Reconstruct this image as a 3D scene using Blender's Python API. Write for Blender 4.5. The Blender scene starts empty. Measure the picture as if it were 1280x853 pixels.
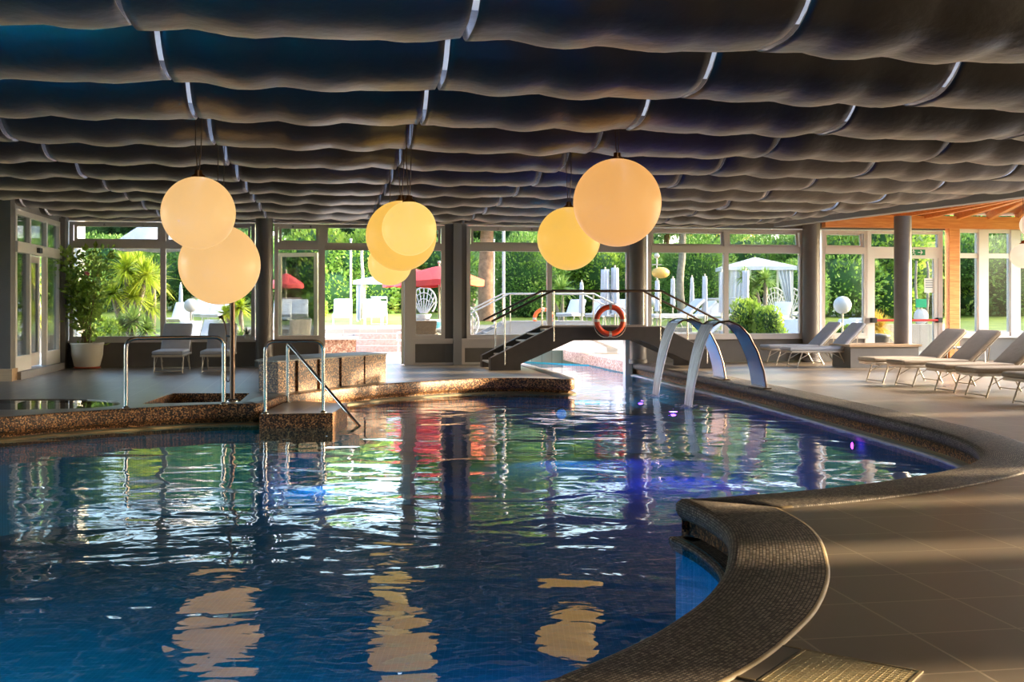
SKY, SUN, SUN_EL, EXPO = 1.1, 9.0, 10.0, 1.3
import bpy, math, random
from mathutils import Vector, Matrix
from mathutils.geometry import tessellate_polygon

SC = bpy.context.scene
COL = SC.collection
PI = math.pi
TH = math.radians(9.4)            # the building stands 9.4 degrees off the camera axis
CT, ST = math.cos(TH), math.sin(TH)
EYE = 1.4
F = 1400.0
V3 = Vector

def UV(u, v, z=0.0):
    """building frame (u along the window wall, v away from camera) to world"""
    return V3((u*CT - v*ST, u*ST + v*CT, z))
def toUV(x, y):
    return (x*CT + y*ST, -x*ST + y*CT)
def G(px, py, z=0.0):
    """survey point: ground position of a pixel measured at height z"""
    Y = (EYE - z)*F/(py - 380.0)
    return ((px-640.0)/F*Y, Y)
def P(px, Y):
    return (px-640.0)/F*Y

# ------------------------------------------------------------------ materials
def new_mat(name):
    m = bpy.data.materials.new(name); m.use_nodes = True
    nt = m.node_tree
    return m, nt, nt.nodes, nt.links, nt.nodes['Principled BSDF']
def srgb(r, g, b):
    def f(c):
        c /= 255.0
        return c/12.92 if c <= .04045 else ((c+.055)/1.055)**2.4
    return (f(r), f(g), f(b), 1.0)
def mat(name, col, rough=.5, metal=0.0, var=0.0, vscale=8.0, bump=0.0, bscale=40.0, spec=None, coat=0, trans=0.0, emit=None, es=0.0, alpha=1.0):
    m, nt, N, L, b = new_mat(name)
    b.inputs['Base Color'].default_value = col
    b.inputs['Roughness'].default_value = rough
    b.inputs['Metallic'].default_value = metal
    if spec is not None: b.inputs['Specular IOR Level'].default_value = spec
    if coat: b.inputs['Coat Weight'].default_value = coat
    if trans: b.inputs['Transmission Weight'].default_value = trans
    if emit: b.inputs['Emission Color'].default_value = emit; b.inputs['Emission Strength'].default_value = es
    tc = N.new('ShaderNodeTexCoord')
    if var > 0:
        n = N.new('ShaderNodeTexNoise'); n.inputs['Scale'].default_value = vscale; n.inputs['Detail'].default_value = 5
        L.new(tc.outputs['Object'], n.inputs['Vector'])
        r = N.new('ShaderNodeValToRGB')
        r.color_ramp.elements[0].position = .3; r.color_ramp.elements[1].position = .7
        r.color_ramp.elements[0].color = tuple(c*(1-var) for c in col[:3])+(1,)
        r.color_ramp.elements[1].color = tuple(min(1, c*(1+var)) for c in col[:3])+(1,)
        L.new(n.outputs['Fac'], r.inputs['Fac']); L.new(r.outputs['Color'], b.inputs['Base Color'])
    if bump > 0:
        n2 = N.new('ShaderNodeTexNoise'); n2.inputs['Scale'].default_value = bscale; n2.inputs['Detail'].default_value = 4
        L.new(tc.outputs['Object'], n2.inputs['Vector'])
        bp = N.new('ShaderNodeBump'); bp.inputs['Strength'].default_value = bump; bp.inputs['Distance'].default_value = .02
        L.new(n2.outputs['Fac'], bp.inputs['Height']); L.new(bp.outputs['Normal'], b.inputs['Normal'])
    return m

def tile_mat(name, c1, c2, mortar, w, h, mw, rough, coord='Object', offset=0.0, var=.25, bump=.3, cellnoise=None):
    m, nt, N, L, b = new_mat(name)
    tc = N.new('ShaderNodeTexCoord')
    br = N.new('ShaderNodeTexBrick'); br.offset = offset; br.squash = 1
    br.inputs['Scale'].default_value = 1; br.inputs['Brick Width'].default_value = w; br.inputs['Row Height'].default_value = h
    br.inputs['Mortar Size'].default_value = mw; br.inputs['Mortar Smooth'].default_value = .1
    br.inputs['Color1'].default_value = c1; br.inputs['Color2'].default_value = c2; br.inputs['Mortar'].default_value = mortar
    L.new(tc.outputs[coord], br.inputs['Vector'])
    n = N.new('ShaderNodeTexNoise'); n.inputs['Scale'].default_value = .8; n.inputs['Detail'].default_value = 2; n.inputs['Roughness'].default_value = .5
    L.new(tc.outputs['Object'], n.inputs['Vector'])
    mr = N.new('ShaderNodeMapRange'); mr.inputs['From Min'].default_value = .05; mr.inputs['From Max'].default_value = .95
    mr.inputs['To Min'].default_value = 1-var; mr.inputs['To Max'].default_value = 1+var
    L.new(n.outputs['Fac'], mr.inputs['Value'])
    mx = N.new('ShaderNodeMix'); mx.data_type = 'RGBA'; mx.blend_type = 'MULTIPLY'; mx.inputs[0].default_value = 1
    L.new(br.outputs['Color'], mx.inputs[6]); L.new(mr.outputs['Result'], mx.inputs[7])
    L.new(mx.outputs[2], b.inputs['Base Color'])
    mr2 = N.new('ShaderNodeMapRange'); mr2.inputs['To Min'].default_value = rough*.9; mr2.inputs['To Max'].default_value = rough*1.1
    L.new(n.outputs['Fac'], mr2.inputs['Value']); L.new(mr2.outputs['Result'], b.inputs['Roughness'])
    bp = N.new('ShaderNodeBump'); bp.inputs['Strength'].default_value = bump; bp.inputs['Distance'].default_value = .004; bp.invert = True
    L.new(br.outputs['Fac'], bp.inputs['Height']); L.new(bp.outputs['Normal'], b.inputs['Normal'])
    return m

def pebble_mat(name, cols, scale, rough=.45):
    m, nt, N, L, b = new_mat(name)
    tc = N.new('ShaderNodeTexCoord')
    vo = N.new('ShaderNodeTexVoronoi'); vo.inputs['Scale'].default_value = scale
    L.new(tc.outputs['Object'], vo.inputs['Vector'])
    sp = N.new('ShaderNodeSeparateColor'); L.new(vo.outputs['Color'], sp.inputs['Color'])
    r = N.new('ShaderNodeValToRGB'); r.color_ramp.interpolation = 'CONSTANT'
    while len(r.color_ramp.elements) < len(cols): r.color_ramp.elements.new(.5)
    for i, c in enumerate(cols):
        r.color_ramp.elements[i].position = i/len(cols); r.color_ramp.elements[i].color = c
    L.new(sp.outputs['Red'], r.inputs['Fac']); L.new(r.outputs['Color'], b.inputs['Base Color'])
    b.inputs['Roughness'].default_value = rough
    bp = N.new('ShaderNodeBump'); bp.inputs['Strength'].default_value = .5; bp.inputs['Distance'].default_value = .006; bp.invert = True
    L.new(vo.outputs['Distance'], bp.inputs['Height']); L.new(bp.outputs['Normal'], b.inputs['Normal'])
    return m

def leaf_mat(name, dark, light, hi=None, scale=1.3):
    m, nt, N, L, b = new_mat(name)
    tc = N.new('ShaderNodeTexCoord')
    n = N.new('ShaderNodeTexNoise'); n.inputs['Scale'].default_value = scale; n.inputs['Detail'].default_value = 8; n.inputs['Roughness'].default_value = .75
    L.new(tc.outputs['Object'], n.inputs['Vector'])
    r = N.new('ShaderNodeValToRGB'); r.color_ramp.elements[0].position = .36; r.color_ramp.elements[1].position = .56
    r.color_ramp.elements[0].color = dark; r.color_ramp.elements[1].color = light
    if hi:
        e = r.color_ramp.elements.new(.66); e.color = hi
    L.new(n.outputs['Fac'], r.inputs['Fac'])
    out = N['Material Output']
    tr = N.new('ShaderNodeBsdfTranslucent'); mx = N.new('ShaderNodeMixShader'); mx.inputs[0].default_value = .35
    L.new(r.outputs['Color'], b.inputs['Base Color']); L.new(r.outputs['Color'], tr.inputs['Color'])
    b.inputs['Roughness'].default_value = .5
    L.new(b.outputs[0], mx.inputs[1]); L.new(tr.outputs[0], mx.inputs[2]); L.new(mx.outputs[0], out.inputs['Surface'])
    return m

def wood_mat(name, c1, c2, sc=3.0):
    m, nt, N, L, b = new_mat(name)
    tc = N.new('ShaderNodeTexCoord'); mp = N.new('ShaderNodeMapping'); mp.inputs['Scale'].default_value = (.6, 9, 9)
    L.new(tc.outputs['Object'], mp.inputs['Vector'])
    n = N.new('ShaderNodeTexNoise'); n.inputs['Scale'].default_value = sc; n.inputs['Detail'].default_value = 6; n.inputs['Distortion'].default_value = 1.2
    L.new(mp.outputs['Vector'], n.inputs['Vector'])
    r = N.new('ShaderNodeValToRGB'); r.color_ramp.elements[0].position = .3; r.color_ramp.elements[1].position = .7
    r.color_ramp.elements[0].color = c1; r.color_ramp.elements[1].color = c2
    L.new(n.outputs['Fac'], r.inputs['Fac']); L.new(r.outputs['Color'], b.inputs['Base Color'])
    b.inputs['Roughness'].default_value = .45
    return m

def glass_mat(name, tint=(1, 1, 1, 1), refl=1.0):
    m, nt, N, L, b = new_mat(name)
    out = N['Material Output']; N.remove(b)
    t = N.new('ShaderNodeBsdfTransparent'); t.inputs['Color'].default_value = tint
    g = N.new('ShaderNodeBsdfGlossy'); g.inputs['Roughness'].default_value = .02
    fr = N.new('ShaderNodeFresnel'); fr.inputs['IOR'].default_value = 1.45
    mu = N.new('ShaderNodeMath'); mu.operation = 'MULTIPLY'; mu.inputs[1].default_value = refl
    mx = N.new('ShaderNodeMixShader')
    L.new(fr.outputs[0], mu.inputs[0]); L.new(mu.outputs[0], mx.inputs[0])
    L.new(t.outputs[0], mx.inputs[1]); L.new(g.outputs[0], mx.inputs[2]); L.new(mx.outputs[0], out.inputs['Surface'])
    return m

def water_mat():
    m, nt, N, L, b = new_mat('pool_water')
    out = N['Material Output']; N.remove(b)
    tc = N.new('ShaderNodeTexCoord')
    def noise(scale, det, sx, sy, w=0):
        mp = N.new('ShaderNodeMapping'); mp.inputs['Scale'].default_value = (sx, sy, 1); mp.inputs['Rotation'].default_value = (0, 0, w)
        L.new(tc.outputs['Object'], mp.inputs['Vector'])
        n = N.new('ShaderNodeTexNoise'); n.inputs['Scale'].default_value = scale; n.inputs['Detail'].default_value = det
        n.inputs['Roughness'].default_value = .5; n.inputs['Distortion'].default_value = .6
        L.new(mp.outputs['Vector'], n.inputs['Vector']); return n
    a = noise(.95, 2, 1, 1.4, .3); c = noise(4.2, 2, 1, 1.3, -.4)
    ad = N.new('ShaderNodeMath'); ad.operation = 'MULTIPLY_ADD'; ad.inputs[1].default_value = .10
    L.new(c.outputs['Fac'], ad.inputs[0]); L.new(a.outputs['Fac'], ad.inputs[2])
    bp = N.new('ShaderNodeBump'); bp.inputs['Strength'].default_value = 1.0; bp.inputs['Distance'].default_value = WAVE
    L.new(ad.outputs[0], bp.inputs['Height'])
    g = N.new('ShaderNodeBsdfGlossy'); g.inputs['Roughness'].default_value = .025; g.inputs['Color'].default_value = (1, 1, 1, 1)
    t = N.new('ShaderNodeBsdfTransparent'); t.inputs['Color'].default_value = (.62, .86, .97, 1)
    fr = N.new('ShaderNodeFresnel'); fr.inputs['IOR'].default_value = 1.5
    L.new(bp.outputs['Normal'], g.inputs['Normal']); L.new(bp.outputs['Normal'], fr.inputs['Normal'])
    mx = N.new('ShaderNodeMixShader')
    L.new(fr.outputs[0], mx.inputs[0]); L.new(t.outputs[0], mx.inputs[1]); L.new(g.outputs[0], mx.inputs[2])
    L.new(mx.outputs[0], out.inputs['Surface'])
    return m
WAVE = .021

def globe_mat(name, col, strength):
    m, nt, N, L, b = new_mat(name)
    b.inputs['Base Color'].default_value = (.35, .27, .16, 1); b.inputs['Roughness'].default_value = .35
    b.inputs['Emission Color'].default_value = col
    tc = N.new('ShaderNodeTexCoord')
    n = N.new('ShaderNodeTexNoise'); n.inputs['Scale'].default_value = 1.1; n.inputs['Detail'].default_value = 1
    L.new(tc.outputs['Object'], n.inputs['Vector'])
    mr = N.new('ShaderNodeMapRange'); strength /= 2**EXPO; mr.inputs['To Min'].default_value = strength*.84; mr.inputs['To Max'].default_value = strength*1.12
    L.new(n.outputs['Fac'], mr.inputs['Value']); L.new(mr.outputs['Result'], b.inputs['Emission Strength'])
    return m

M = {}
M['tile'] = tile_mat('floor_tile', (.17, .130, .092, 1), (.195, .152, .108, 1), (.33, .26, .18, 1), .49, .49, .006, .34, var=.10)
M['terrace'] = tile_mat('terrace_tile', (.27, .24, .20, 1), (.24, .22, .19, 1), (.4, .36, .3, 1), .5, .5, .006, .6)
M['mosaic'] = tile_mat('brown_mosaic', (.07, .048, .034, 1), (.33, .27, .21, 1), (.018, .014, .01, 1), .018, .018, .0026, .55, coord='UV', var=.35, bump=.6)
M['pebble'] = pebble_mat('brown_pebbledash', [srgb(28, 20, 16), srgb(120, 78, 44), srgb(60, 40, 28), srgb(170, 118, 70), srgb(40, 30, 24), srgb(96, 62, 38), srgb(200, 150, 100)], 64)
M['pebble_out'] = pebble_mat('pink_pebbledash', [srgb(190, 140, 115), srgb(150, 100, 80), srgb(215, 175, 150), srgb(170, 125, 100)], 30, .6)
M['basin'] = tile_mat('blue_basin_mosaic', (.04, .32, .38, 1), (.05, .36, .43, 1), (.08, .40, .46, 1), .05, .05, .004, .9, var=.2)
M['basin'].node_tree.nodes['Principled BSDF'].inputs['Specular IOR Level'].default_value = 0.05
M['mosaic'].node_tree.nodes['Principled BSDF'].inputs['Specular IOR Level'].default_value = .25
M['trimstone'] = mat('pale_edge_strip', srgb(138, 118, 84), .5, var=.15)
M['palestone'] = mat('pale_lip_stone', srgb(196, 194, 196), .4, var=.1)
M['water'] = water_mat()
M['frame'] = mat('window_frame_paint', srgb(216, 206, 196), .35)
M['whiteframe'] = mat('white_frame_paint', srgb(226, 222, 214), .35)
M['darkwall'] = mat('dark_grey_wall', srgb(112, 106, 98), .55, var=.08, vscale=3)
M['column'] = mat('dark_grey_column', srgb(106, 98, 92), .42, var=.05)
M['beamgrey'] = mat('grey_beam_paint', srgb(150, 148, 146), .5)
M['glass'] = glass_mat('window_glass', (.57, .59, .58, 1), .7)
M['fabric'] = mat('grey_satin_canvas', srgb(50, 41, 36), .38, var=.14, vscale=2.5, bump=.3, bscale=9)
fb = M['fabric'].node_tree.nodes['Principled BSDF']
fb.inputs['Specular IOR Level'].default_value = 1.0; fb.inputs['Sheen Weight'].default_value = .7; fb.inputs['Sheen Roughness'].default_value = .35; fb.inputs['Sheen Tint'].default_value = (1, .82, .70, 1)
M['strap'] = leaf_mat('white_light_gap', srgb(236, 236, 236), srgb(244, 244, 244))  # white colour stands in for sky light in the canopy seams
for n_ in M['strap'].node_tree.nodes:
    if n_.type == 'MIX_SHADER': n_.inputs[0].default_value = .8
M['steel'] = mat('brushed_steel', srgb(200, 196, 190), .22, 1.0)
M['bronze'] = mat('dark_bronze_rail', srgb(110, 92, 80), .3, .9)
M['arch'] = mat('fountain_steel', srgb(170, 182, 200), .26, 1.0)
M['archedge'] = mat('fountain_edge', srgb(120, 100, 84), .3, 1.0)
M['stringer'] = mat('bridge_dark_paint', srgb(62, 56, 52), .5, var=.08)
M['stringeredge'] = mat('bridge_edge_strip', srgb(150, 140, 130), .5)
M['tread'] = mat('bridge_tread', srgb(170, 155, 135), .6)
M['wood'] = wood_mat('orange_pine', srgb(214, 126, 56), srgb(240, 166, 92))
M['woodboard'] = wood_mat('brown_boards', srgb(150, 84, 40), srgb(180, 106, 56))
M['woodtop'] = wood_mat('plinth_top_wood', srgb(170, 140, 104), srgb(196, 164, 126))
M['cushion'] = mat('taupe_cushion', srgb(166, 150, 132), .85, var=.06, vscale=5, bump=.3, bscale=12)
M['cushion_g'] = mat('pale_grey_cushion', srgb(172, 174, 180), .85, var=.06, vscale=5, bump=.3, bscale=12)
M['alu'] = mat('beige_aluminium', srgb(196, 184, 166), .35, .4)
M['white'] = mat('white_plastic', srgb(196, 194, 192), .45)
M['whitecloth'] = mat('white_cloth', srgb(196, 196, 202), .8, bump=.3, bscale=8)
M['beigecloth'] = mat('beige_sling_cloth', srgb(216, 190, 158), .8)
M['red'] = mat('red_parasol_cloth', srgb(226, 70, 70), .7, var=.06)
M['orange'] = mat('orange_parasol_cloth', srgb(240, 104, 62), .7)
M['ring'] = mat('lifebuoy_orange', srgb(214, 70, 30), .42, var=.12, vscale=9)
M['ring_o'] = mat('lifebuoy_bright_orange', srgb(255, 110, 40), .45)
M['ringband'] = mat('lifebuoy_grey_band', srgb(190, 180, 170), .3)
M['rope'] = mat('white_rope', srgb(214, 204, 190), .8)
M['pot'] = mat('cream_pot', srgb(232, 226, 210), .35)
M['terracotta'] = mat('terracotta', srgb(176, 84, 52), .7, var=.1)
M['soil'] = mat('soil', srgb(60, 44, 30), .95, var=.3)
M['stem'] = mat('plant_stem', srgb(120, 96, 60), .8)
M['bark'] = mat('pine_bark', srgb(150, 112, 88), .9, var=.35, vscale=6, bump=1, bscale=12)
M['bark_g'] = mat('grey_bark', srgb(140, 128, 116), .9, var=.3, vscale=7, bump=1, bscale=12)
M['leaf_hedge'] = leaf_mat('hedge_leaves', srgb(60, 96, 40), srgb(134, 172, 80), srgb(204, 212, 120))
M['leaf_bright'] = leaf_mat('bright_leaves', srgb(96, 132, 50), srgb(176, 202, 84), srgb(244, 234, 120))
M['leaf_dark'] = leaf_mat('dark_leaves', srgb(56, 92, 56), srgb(112, 154, 92), srgb(170, 196, 120))
M['leaf_pine'] = leaf_mat('soft_pine_leaves', srgb(110, 146, 104), srgb(168, 196, 146), srgb(214, 224, 170))
M['leaf_pot'] = leaf_mat('glossy_plant_leaves', srgb(90, 120, 44), srgb(160, 182, 76), srgb(214, 216, 120), scale=5)
M['leaf_yucca'] = leaf_mat('yucca_blades', srgb(120, 150, 30), srgb(196, 206, 60), srgb(240, 226, 110), scale=3)
M['leaf_yucca_g'] = leaf_mat('green_yucca_blades', srgb(84, 124, 50), srgb(146, 174, 84), srgb(196, 206, 120), scale=3)
M['leaf_gold'] = leaf_mat('golden_grass', srgb(170, 140, 40), srgb(228, 196, 80), srgb(244, 220, 130), scale=3)
M['leaf_agave'] = leaf_mat('grey_green_blades', srgb(70, 84, 60), srgb(110, 124, 92), None, scale=3)
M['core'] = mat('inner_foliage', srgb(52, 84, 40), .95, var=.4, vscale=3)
M['grass'] = leaf_mat('lawn_grass', srgb(110, 132, 50), srgb(150, 168, 72), srgb(190, 196, 96), scale=1.2)
for l_ in M['leaf_pot'].node_tree.nodes:
    if l_.type == 'MIX_SHADER': l_.inputs[0].default_value = .55
M['flower'] = mat('pink_petal', srgb(238, 150, 170), .6)
M['yflower'] = mat('yellow_flower', srgb(236, 208, 70), .6)
M['stonewall'] = tile_mat('pale_stone_blocks', (.60, .53, .45, 1), (.42, .36, .31, 1), (.30, .26, .22, 1), .32, .16, .012, .8, coord='Object', offset=.5)
M['plaster'] = mat('white_plaster', srgb(240, 232, 216), .8, var=.03)
M['creamdoor'] = mat('cream_door_panel', srgb(232, 216, 176), .3, var=.06, vscale=1.5)
M['pinkwall'] = mat('pink_garden_wall', srgb(214, 170, 164), .8)
M['redstep'] = mat('reddish_step_stone', srgb(176, 146, 136), .6, var=.25, vscale=14)
M['wicker'] = mat('brown_wicker', srgb(150, 124, 98), .8, var=.3, vscale=40, bump=1, bscale=60)
M['green'] = mat('green_panel', srgb(40, 170, 110), .5)
M['exitgreen'] = mat('exit_sign_green', srgb(20, 130, 76), .4)
M['redbar'] = mat('red_push_bar', srgb(200, 52, 52), .35)
M['paper'] = mat('white_notice', srgb(238, 240, 238), .6)
M['ink'] = mat('grey_print', srgb(120, 140, 150), .6)
M['yellowlamp'] = mat('amber_lamp_shade', srgb(216, 170, 84), .5)
M['black'] = mat('black_rubber', srgb(24, 24, 24), .6)
M['blueplastic'] = mat('light_blue_bowl', srgb(110, 190, 214), .4)
M['brass'] = mat('brass_fitting', srgb(150, 92, 40), .35, .9)
M['gratemetal'] = mat('brass_grate', srgb(190, 168, 122), .6, .0, var=.1, vscale=12)
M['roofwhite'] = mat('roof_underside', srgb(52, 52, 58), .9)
GL_A = globe_mat('globe_peach', srgb(255, 200, 128), .92)
GL_B = globe_mat('globe_amber', srgb(255, 196, 84), .95)
GL_C = globe_mat('globe_orange', srgb(255, 184, 104), .86)
GL_D = globe_mat('globe_yellow', srgb(255, 212, 112), 1.02)
GL_W = globe_mat('globe_cream', srgb(255, 226, 196), .95)

def curtain_mat():
    m, nt, N, L, b = new_mat('falling_water')
    out = N['Material Output']
    b.inputs['Base Color'].default_value = (.9, .94, 1, 1); b.inputs['Roughness'].default_value = .12
    b.inputs['Specular IOR Level'].default_value = .8
    tc = N.new('ShaderNodeTexCoord'); mp = N.new('ShaderNodeMapping'); mp.inputs['Scale'].default_value = (2, 34, 2)
    L.new(tc.outputs['Object'], mp.inputs['Vector'])
    n = N.new('ShaderNodeTexNoise'); n.inputs['Scale'].default_value = 1.5; n.inputs['Detail'].default_value = 4
    L.new(mp.outputs['Vector'], n.inputs['Vector'])
    mr = N.new('ShaderNodeMapRange'); mr.inputs['From Min'].default_value = .3; mr.inputs['From Max'].default_value = .7
    mr.inputs['To Min'].default_value = .58; mr.inputs['To Max'].default_value = .96
    L.new(n.outputs['Fac'], mr.inputs['Value'])
    bp = N.new('ShaderNodeBump'); bp.inputs['Strength'].default_value = .6; bp.inputs['Distance'].default_value = .02
    L.new(n.outputs['Fac'], bp.inputs['Height']); L.new(bp.outputs['Normal'], b.inputs['Normal'])
    t = N.new('ShaderNodeBsdfTransparent'); mx = N.new('ShaderNodeMixShader')
    L.new(mr.outputs['Result'], mx.inputs[0]); L.new(t.outputs[0], mx.inputs[1]); L.new(b.outputs[0], mx.inputs[2])
    L.new(mx.outputs[0], out.inputs['Surface'])
    return m
M['curtain'] = curtain_mat()

# ------------------------------------------------------------------ mesh builder
def frame_from(d):
    d = d.normalized(); a = V3((0, 0, 1)) if abs(d.z) < .95 else V3((1, 0, 0))
    x = d.cross(a).normalized(); y = x.cross(d).normalized()
    return x, y
class MB:
    def __init__(s): s.v = []; s.f = []; s.m = []; s.sm = []; s.uv = None; s.X = None
    def add(s, vs, fs, mi=0, smooth=False, X=None):
        o = len(s.v); X = X or s.X
        for p in vs:
            p = V3(p); s.v.append(tuple(X @ p) if X else tuple(p))
        for f in fs: s.f.append(tuple(i+o for i in f)); s.m.append(mi); s.sm.append(smooth)
        return s
    def box(s, x0, x1, y0, y1, z0, z1, mi=0, X=None):
        return s.add([(x0,y0,z0),(x1,y0,z0),(x1,y1,z0),(x0,y1,z0),(x0,y0,z1),(x1,y0,z1),(x1,y1,z1),(x0,y1,z1)],
                     [(0,3,2,1),(4,5,6,7),(0,1,5,4),(1,2,6,5),(2,3,7,6),(3,0,4,7)], mi, False, X)
    def rbox(s, x0, x1, y0, y1, z0, z1, r, mi=0, n=3, X=None, puff=0.0, nx=8, ny=4):
        """rounded box made from a subdivided cube pushed to a rounded shape"""
        cx, cy, cz = (x0+x1)/2, (y0+y1)/2, (z0+z1)/2; hx, hy, hz = (x1-x0)/2, (y1-y0)/2, (z1-z0)/2
        r = min(r, hx, hy, hz)
        def ticks(h, k):
            t = [-h] + [-h + r*(1-math.cos(PI/2*i/n)) for i in range(1, n+1)]
            inner = [-h+r + (2*(h-r))*i/k for i in range(1, k)]
            return t + inner + [h-r + r*math.sin(PI/2*i/n) for i in range(0, n+1)]
        tx, ty, tz = ticks(hx, nx), ticks(hy, ny), ticks(hz, 1)
        idx = {}; vs = []; fs = []
        def vid(i, j, k):
            key = (i, j, k)
            if key in idx: return idx[key]
            p = V3((tx[i], ty[j], tz[k]))
            c = V3((max(-hx+r, min(hx-r, p.x)), max(-hy+r, min(hy-r, p.y)), max(-hz+r, min(hz-r, p.z))))
            d = p-c
            if d.length > 1e-9:
                # project to sphere of radius r
                m = max(abs(d.x), abs(d.y), abs(d.z)); p = c + d.normalized()*min(r, m if m > 0 else r)
            if puff:
                f = (1-(p.x/hx)**2)*(1-(p.y/hy)**2)
                p.z += puff*f*(1 if p.z > 0 else -0.2)
            idx[key] = len(vs); vs.append((cx+p.x, cy+p.y, cz+p.z)); return idx[key]
        X_, Y_, Z_ = len(tx)-1, len(ty)-1, len(tz)-1
        for i in range(X_):
            for j in range(Y_):
                fs.append((vid(i,j,0), vid(i,j+1,0), vid(i+1,j+1,0), vid(i+1,j,0)))
                fs.append((vid(i,j,Z_), vid(i+1,j,Z_), vid(i+1,j+1,Z_), vid(i,j+1,Z_)))
            for k in range(Z_):
                fs.append((vid(i,0,k), vid(i+1,0,k), vid(i+1,0,k+1), vid(i,0,k+1)))
                fs.append((vid(i,Y_,k), vid(i,Y_,k+1), vid(i+1,Y_,k+1), vid(i+1,Y_,k)))
        for j in range(Y_):
            for k in range(Z_):
                fs.append((vid(0,j,k), vid(0,j,k+1), vid(0,j+1,k+1), vid(0,j+1,k)))
                fs.append((vid(X_,j,k), vid(X_,j+1,k), vid(X_,j+1,k+1), vid(X_,j,k+1)))
        return s.add(vs, fs, mi, True, X)
    def bar(s, p0, p1, w, h, mi=0, up=(0, 0, 1)):
        p0, p1 = V3(p0), V3(p1); d = (p1-p0).normalized(); up = V3(up)
        if abs(d.dot(up)) > .98: up = V3((1, 0, 0))
        x = d.cross(up).normalized()*w/2; y = x.cross(d).normalized()*h/2
        vs = [p0-x-y, p0+x-y, p0+x+y, p0-x+y, p1-x-y, p1+x-y, p1+x+y, p1-x+y]
        return s.add(vs, [(0,3,2,1),(4,5,6,7),(0,1,5,4),(1,2,6,5),(2,3,7,6),(3,0,4,7)], mi)
    def tube(s, pts, r, seg=10, mi=0, closed=False, caps=True):
        pts = [V3(p) for p in pts]; n = len(pts)
        rr = r if isinstance(r, (list, tuple)) else [r]*n
        vs = []; fs = []; xprev = None
        for i, p in enumerate(pts):
            if closed: d = pts[(i+1) % n]-pts[i-1]
            else: d = pts[min(i+1, n-1)]-pts[max(i-1, 0)]
            d.normalize()
            if xprev is None: x, y = frame_from(d)
            else:
                x = (xprev - d*xprev.dot(d)).normalized(); y = x.cross(d).normalized()
            xprev = x
            for k in range(seg):
                a = 2*PI*k/seg; vs.append(p+(x*math.cos(a)+y*math.sin(a))*rr[i])
        m = n if closed else n-1
        for i in range(m):
            a, b = i*seg, ((i+1) % n)*seg
            for k in range(seg):
                k2 = (k+1) % seg; fs.append((a+k, b+k, b+k2, a+k2))
        s.add(vs, fs, mi, True)
        if caps and not closed:
            s.add(vs[:seg], [tuple(range(seg))], mi); s.add(vs[-seg:], [tuple(reversed(range(seg)))], mi)
        return s
    def lathe(s, prof, c=(0, 0, 0), seg=32, mi=0, smooth=True, X=None):
        vs = []; fs = []; c = V3(c)
        for (r, z) in prof:
            for k in range(seg):
                a = 2*PI*k/seg; vs.append((c.x+r*math.cos(a), c.y+r*math.sin(a), c.z+z))
        for i in range(len(prof)-1):
            for k in range(seg):
                k2 = (k+1) % seg; fs.append((i*seg+k, i*seg+k2, (i+1)*seg+k2, (i+1)*seg+k))
        return s.add(vs, fs, mi, smooth, X)
    def sphere(s, c, r, seg=32, rings=18, mi=0, sc=(1, 1, 1)):
        prof = [(max(1e-4, r*math.sin(PI*i/rings))*1.0, -r*math.cos(PI*i/rings)*sc[2]) for i in range(rings+1)]
        vs = []; fs = []; c = V3(c)
        for (rad, z) in prof:
            for k in range(seg):
                a = 2*PI*k/seg; vs.append((c.x+rad*math.cos(a)*sc[0], c.y+rad*math.sin(a)*sc[1], c.z+z))
        for i in range(rings):
            for k in range(seg):
                k2 = (k+1) % seg; fs.append((i*seg+k, i*seg+k2, (i+1)*seg+k2, (i+1)*seg+k))
        return s.add(vs, fs, mi, True)
    def prism(s, poly, z0, z1, mi=0, X=None, axis='z'):
        """extrude a polygon; axis z: poly is (x,y); axis y: poly is (x,z) extruded y z0..z1"""
        n = len(poly); vs = []
        for z in (z0, z1):
            for (a, b) in poly: vs.append((a, b, z) if axis == 'z' else ((a, z, b) if axis == 'y' else (z, a, b)))
        tri = tessellate_polygon([[V3((a, b, 0)) for a, b in poly]])
        fs = [tuple(t) for t in tri] + [tuple(n+i for i in reversed(t)) for t in tri]
        for i in range(n):
            j = (i+1) % n; fs.append((i, j, n+j, n+i))
        return s.add(vs, fs, mi, False, X)
    def build(s, name, mats, parent=None, loc=(0, 0, 0), rz=0.0, label=None):
        me = bpy.data.meshes.new(name); me.from_pydata(s.v, [], s.f)
        if not isinstance(mats, (list, tuple)): mats = [mats]
        for m in mats: me.materials.append(m)
        me.polygons.foreach_set('material_index', s.m); me.polygons.foreach_set('use_smooth', s.sm)
        if s.uv:
            ul = me.uv_layers.new(name='UVMap')
            for p in me.polygons:
                for li in p.loop_indices: ul.data[li].uv = s.uv[me.loops[li].vertex_index]
        me.update()
        o = bpy.data.objects.new(name, me); COL.objects.link(o)
        o.parent = parent; o.location = loc; o.rotation_euler = (0, 0, rz)
        if label: o['label'] = label
        return o
def fix_normals(o):
    import bmesh
    bm = bmesh.new(); bm.from_mesh(o.data); bmesh.ops.recalc_face_normals(bm, faces=bm.faces); bm.to_mesh(o.data); bm.free()
    return o

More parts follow.
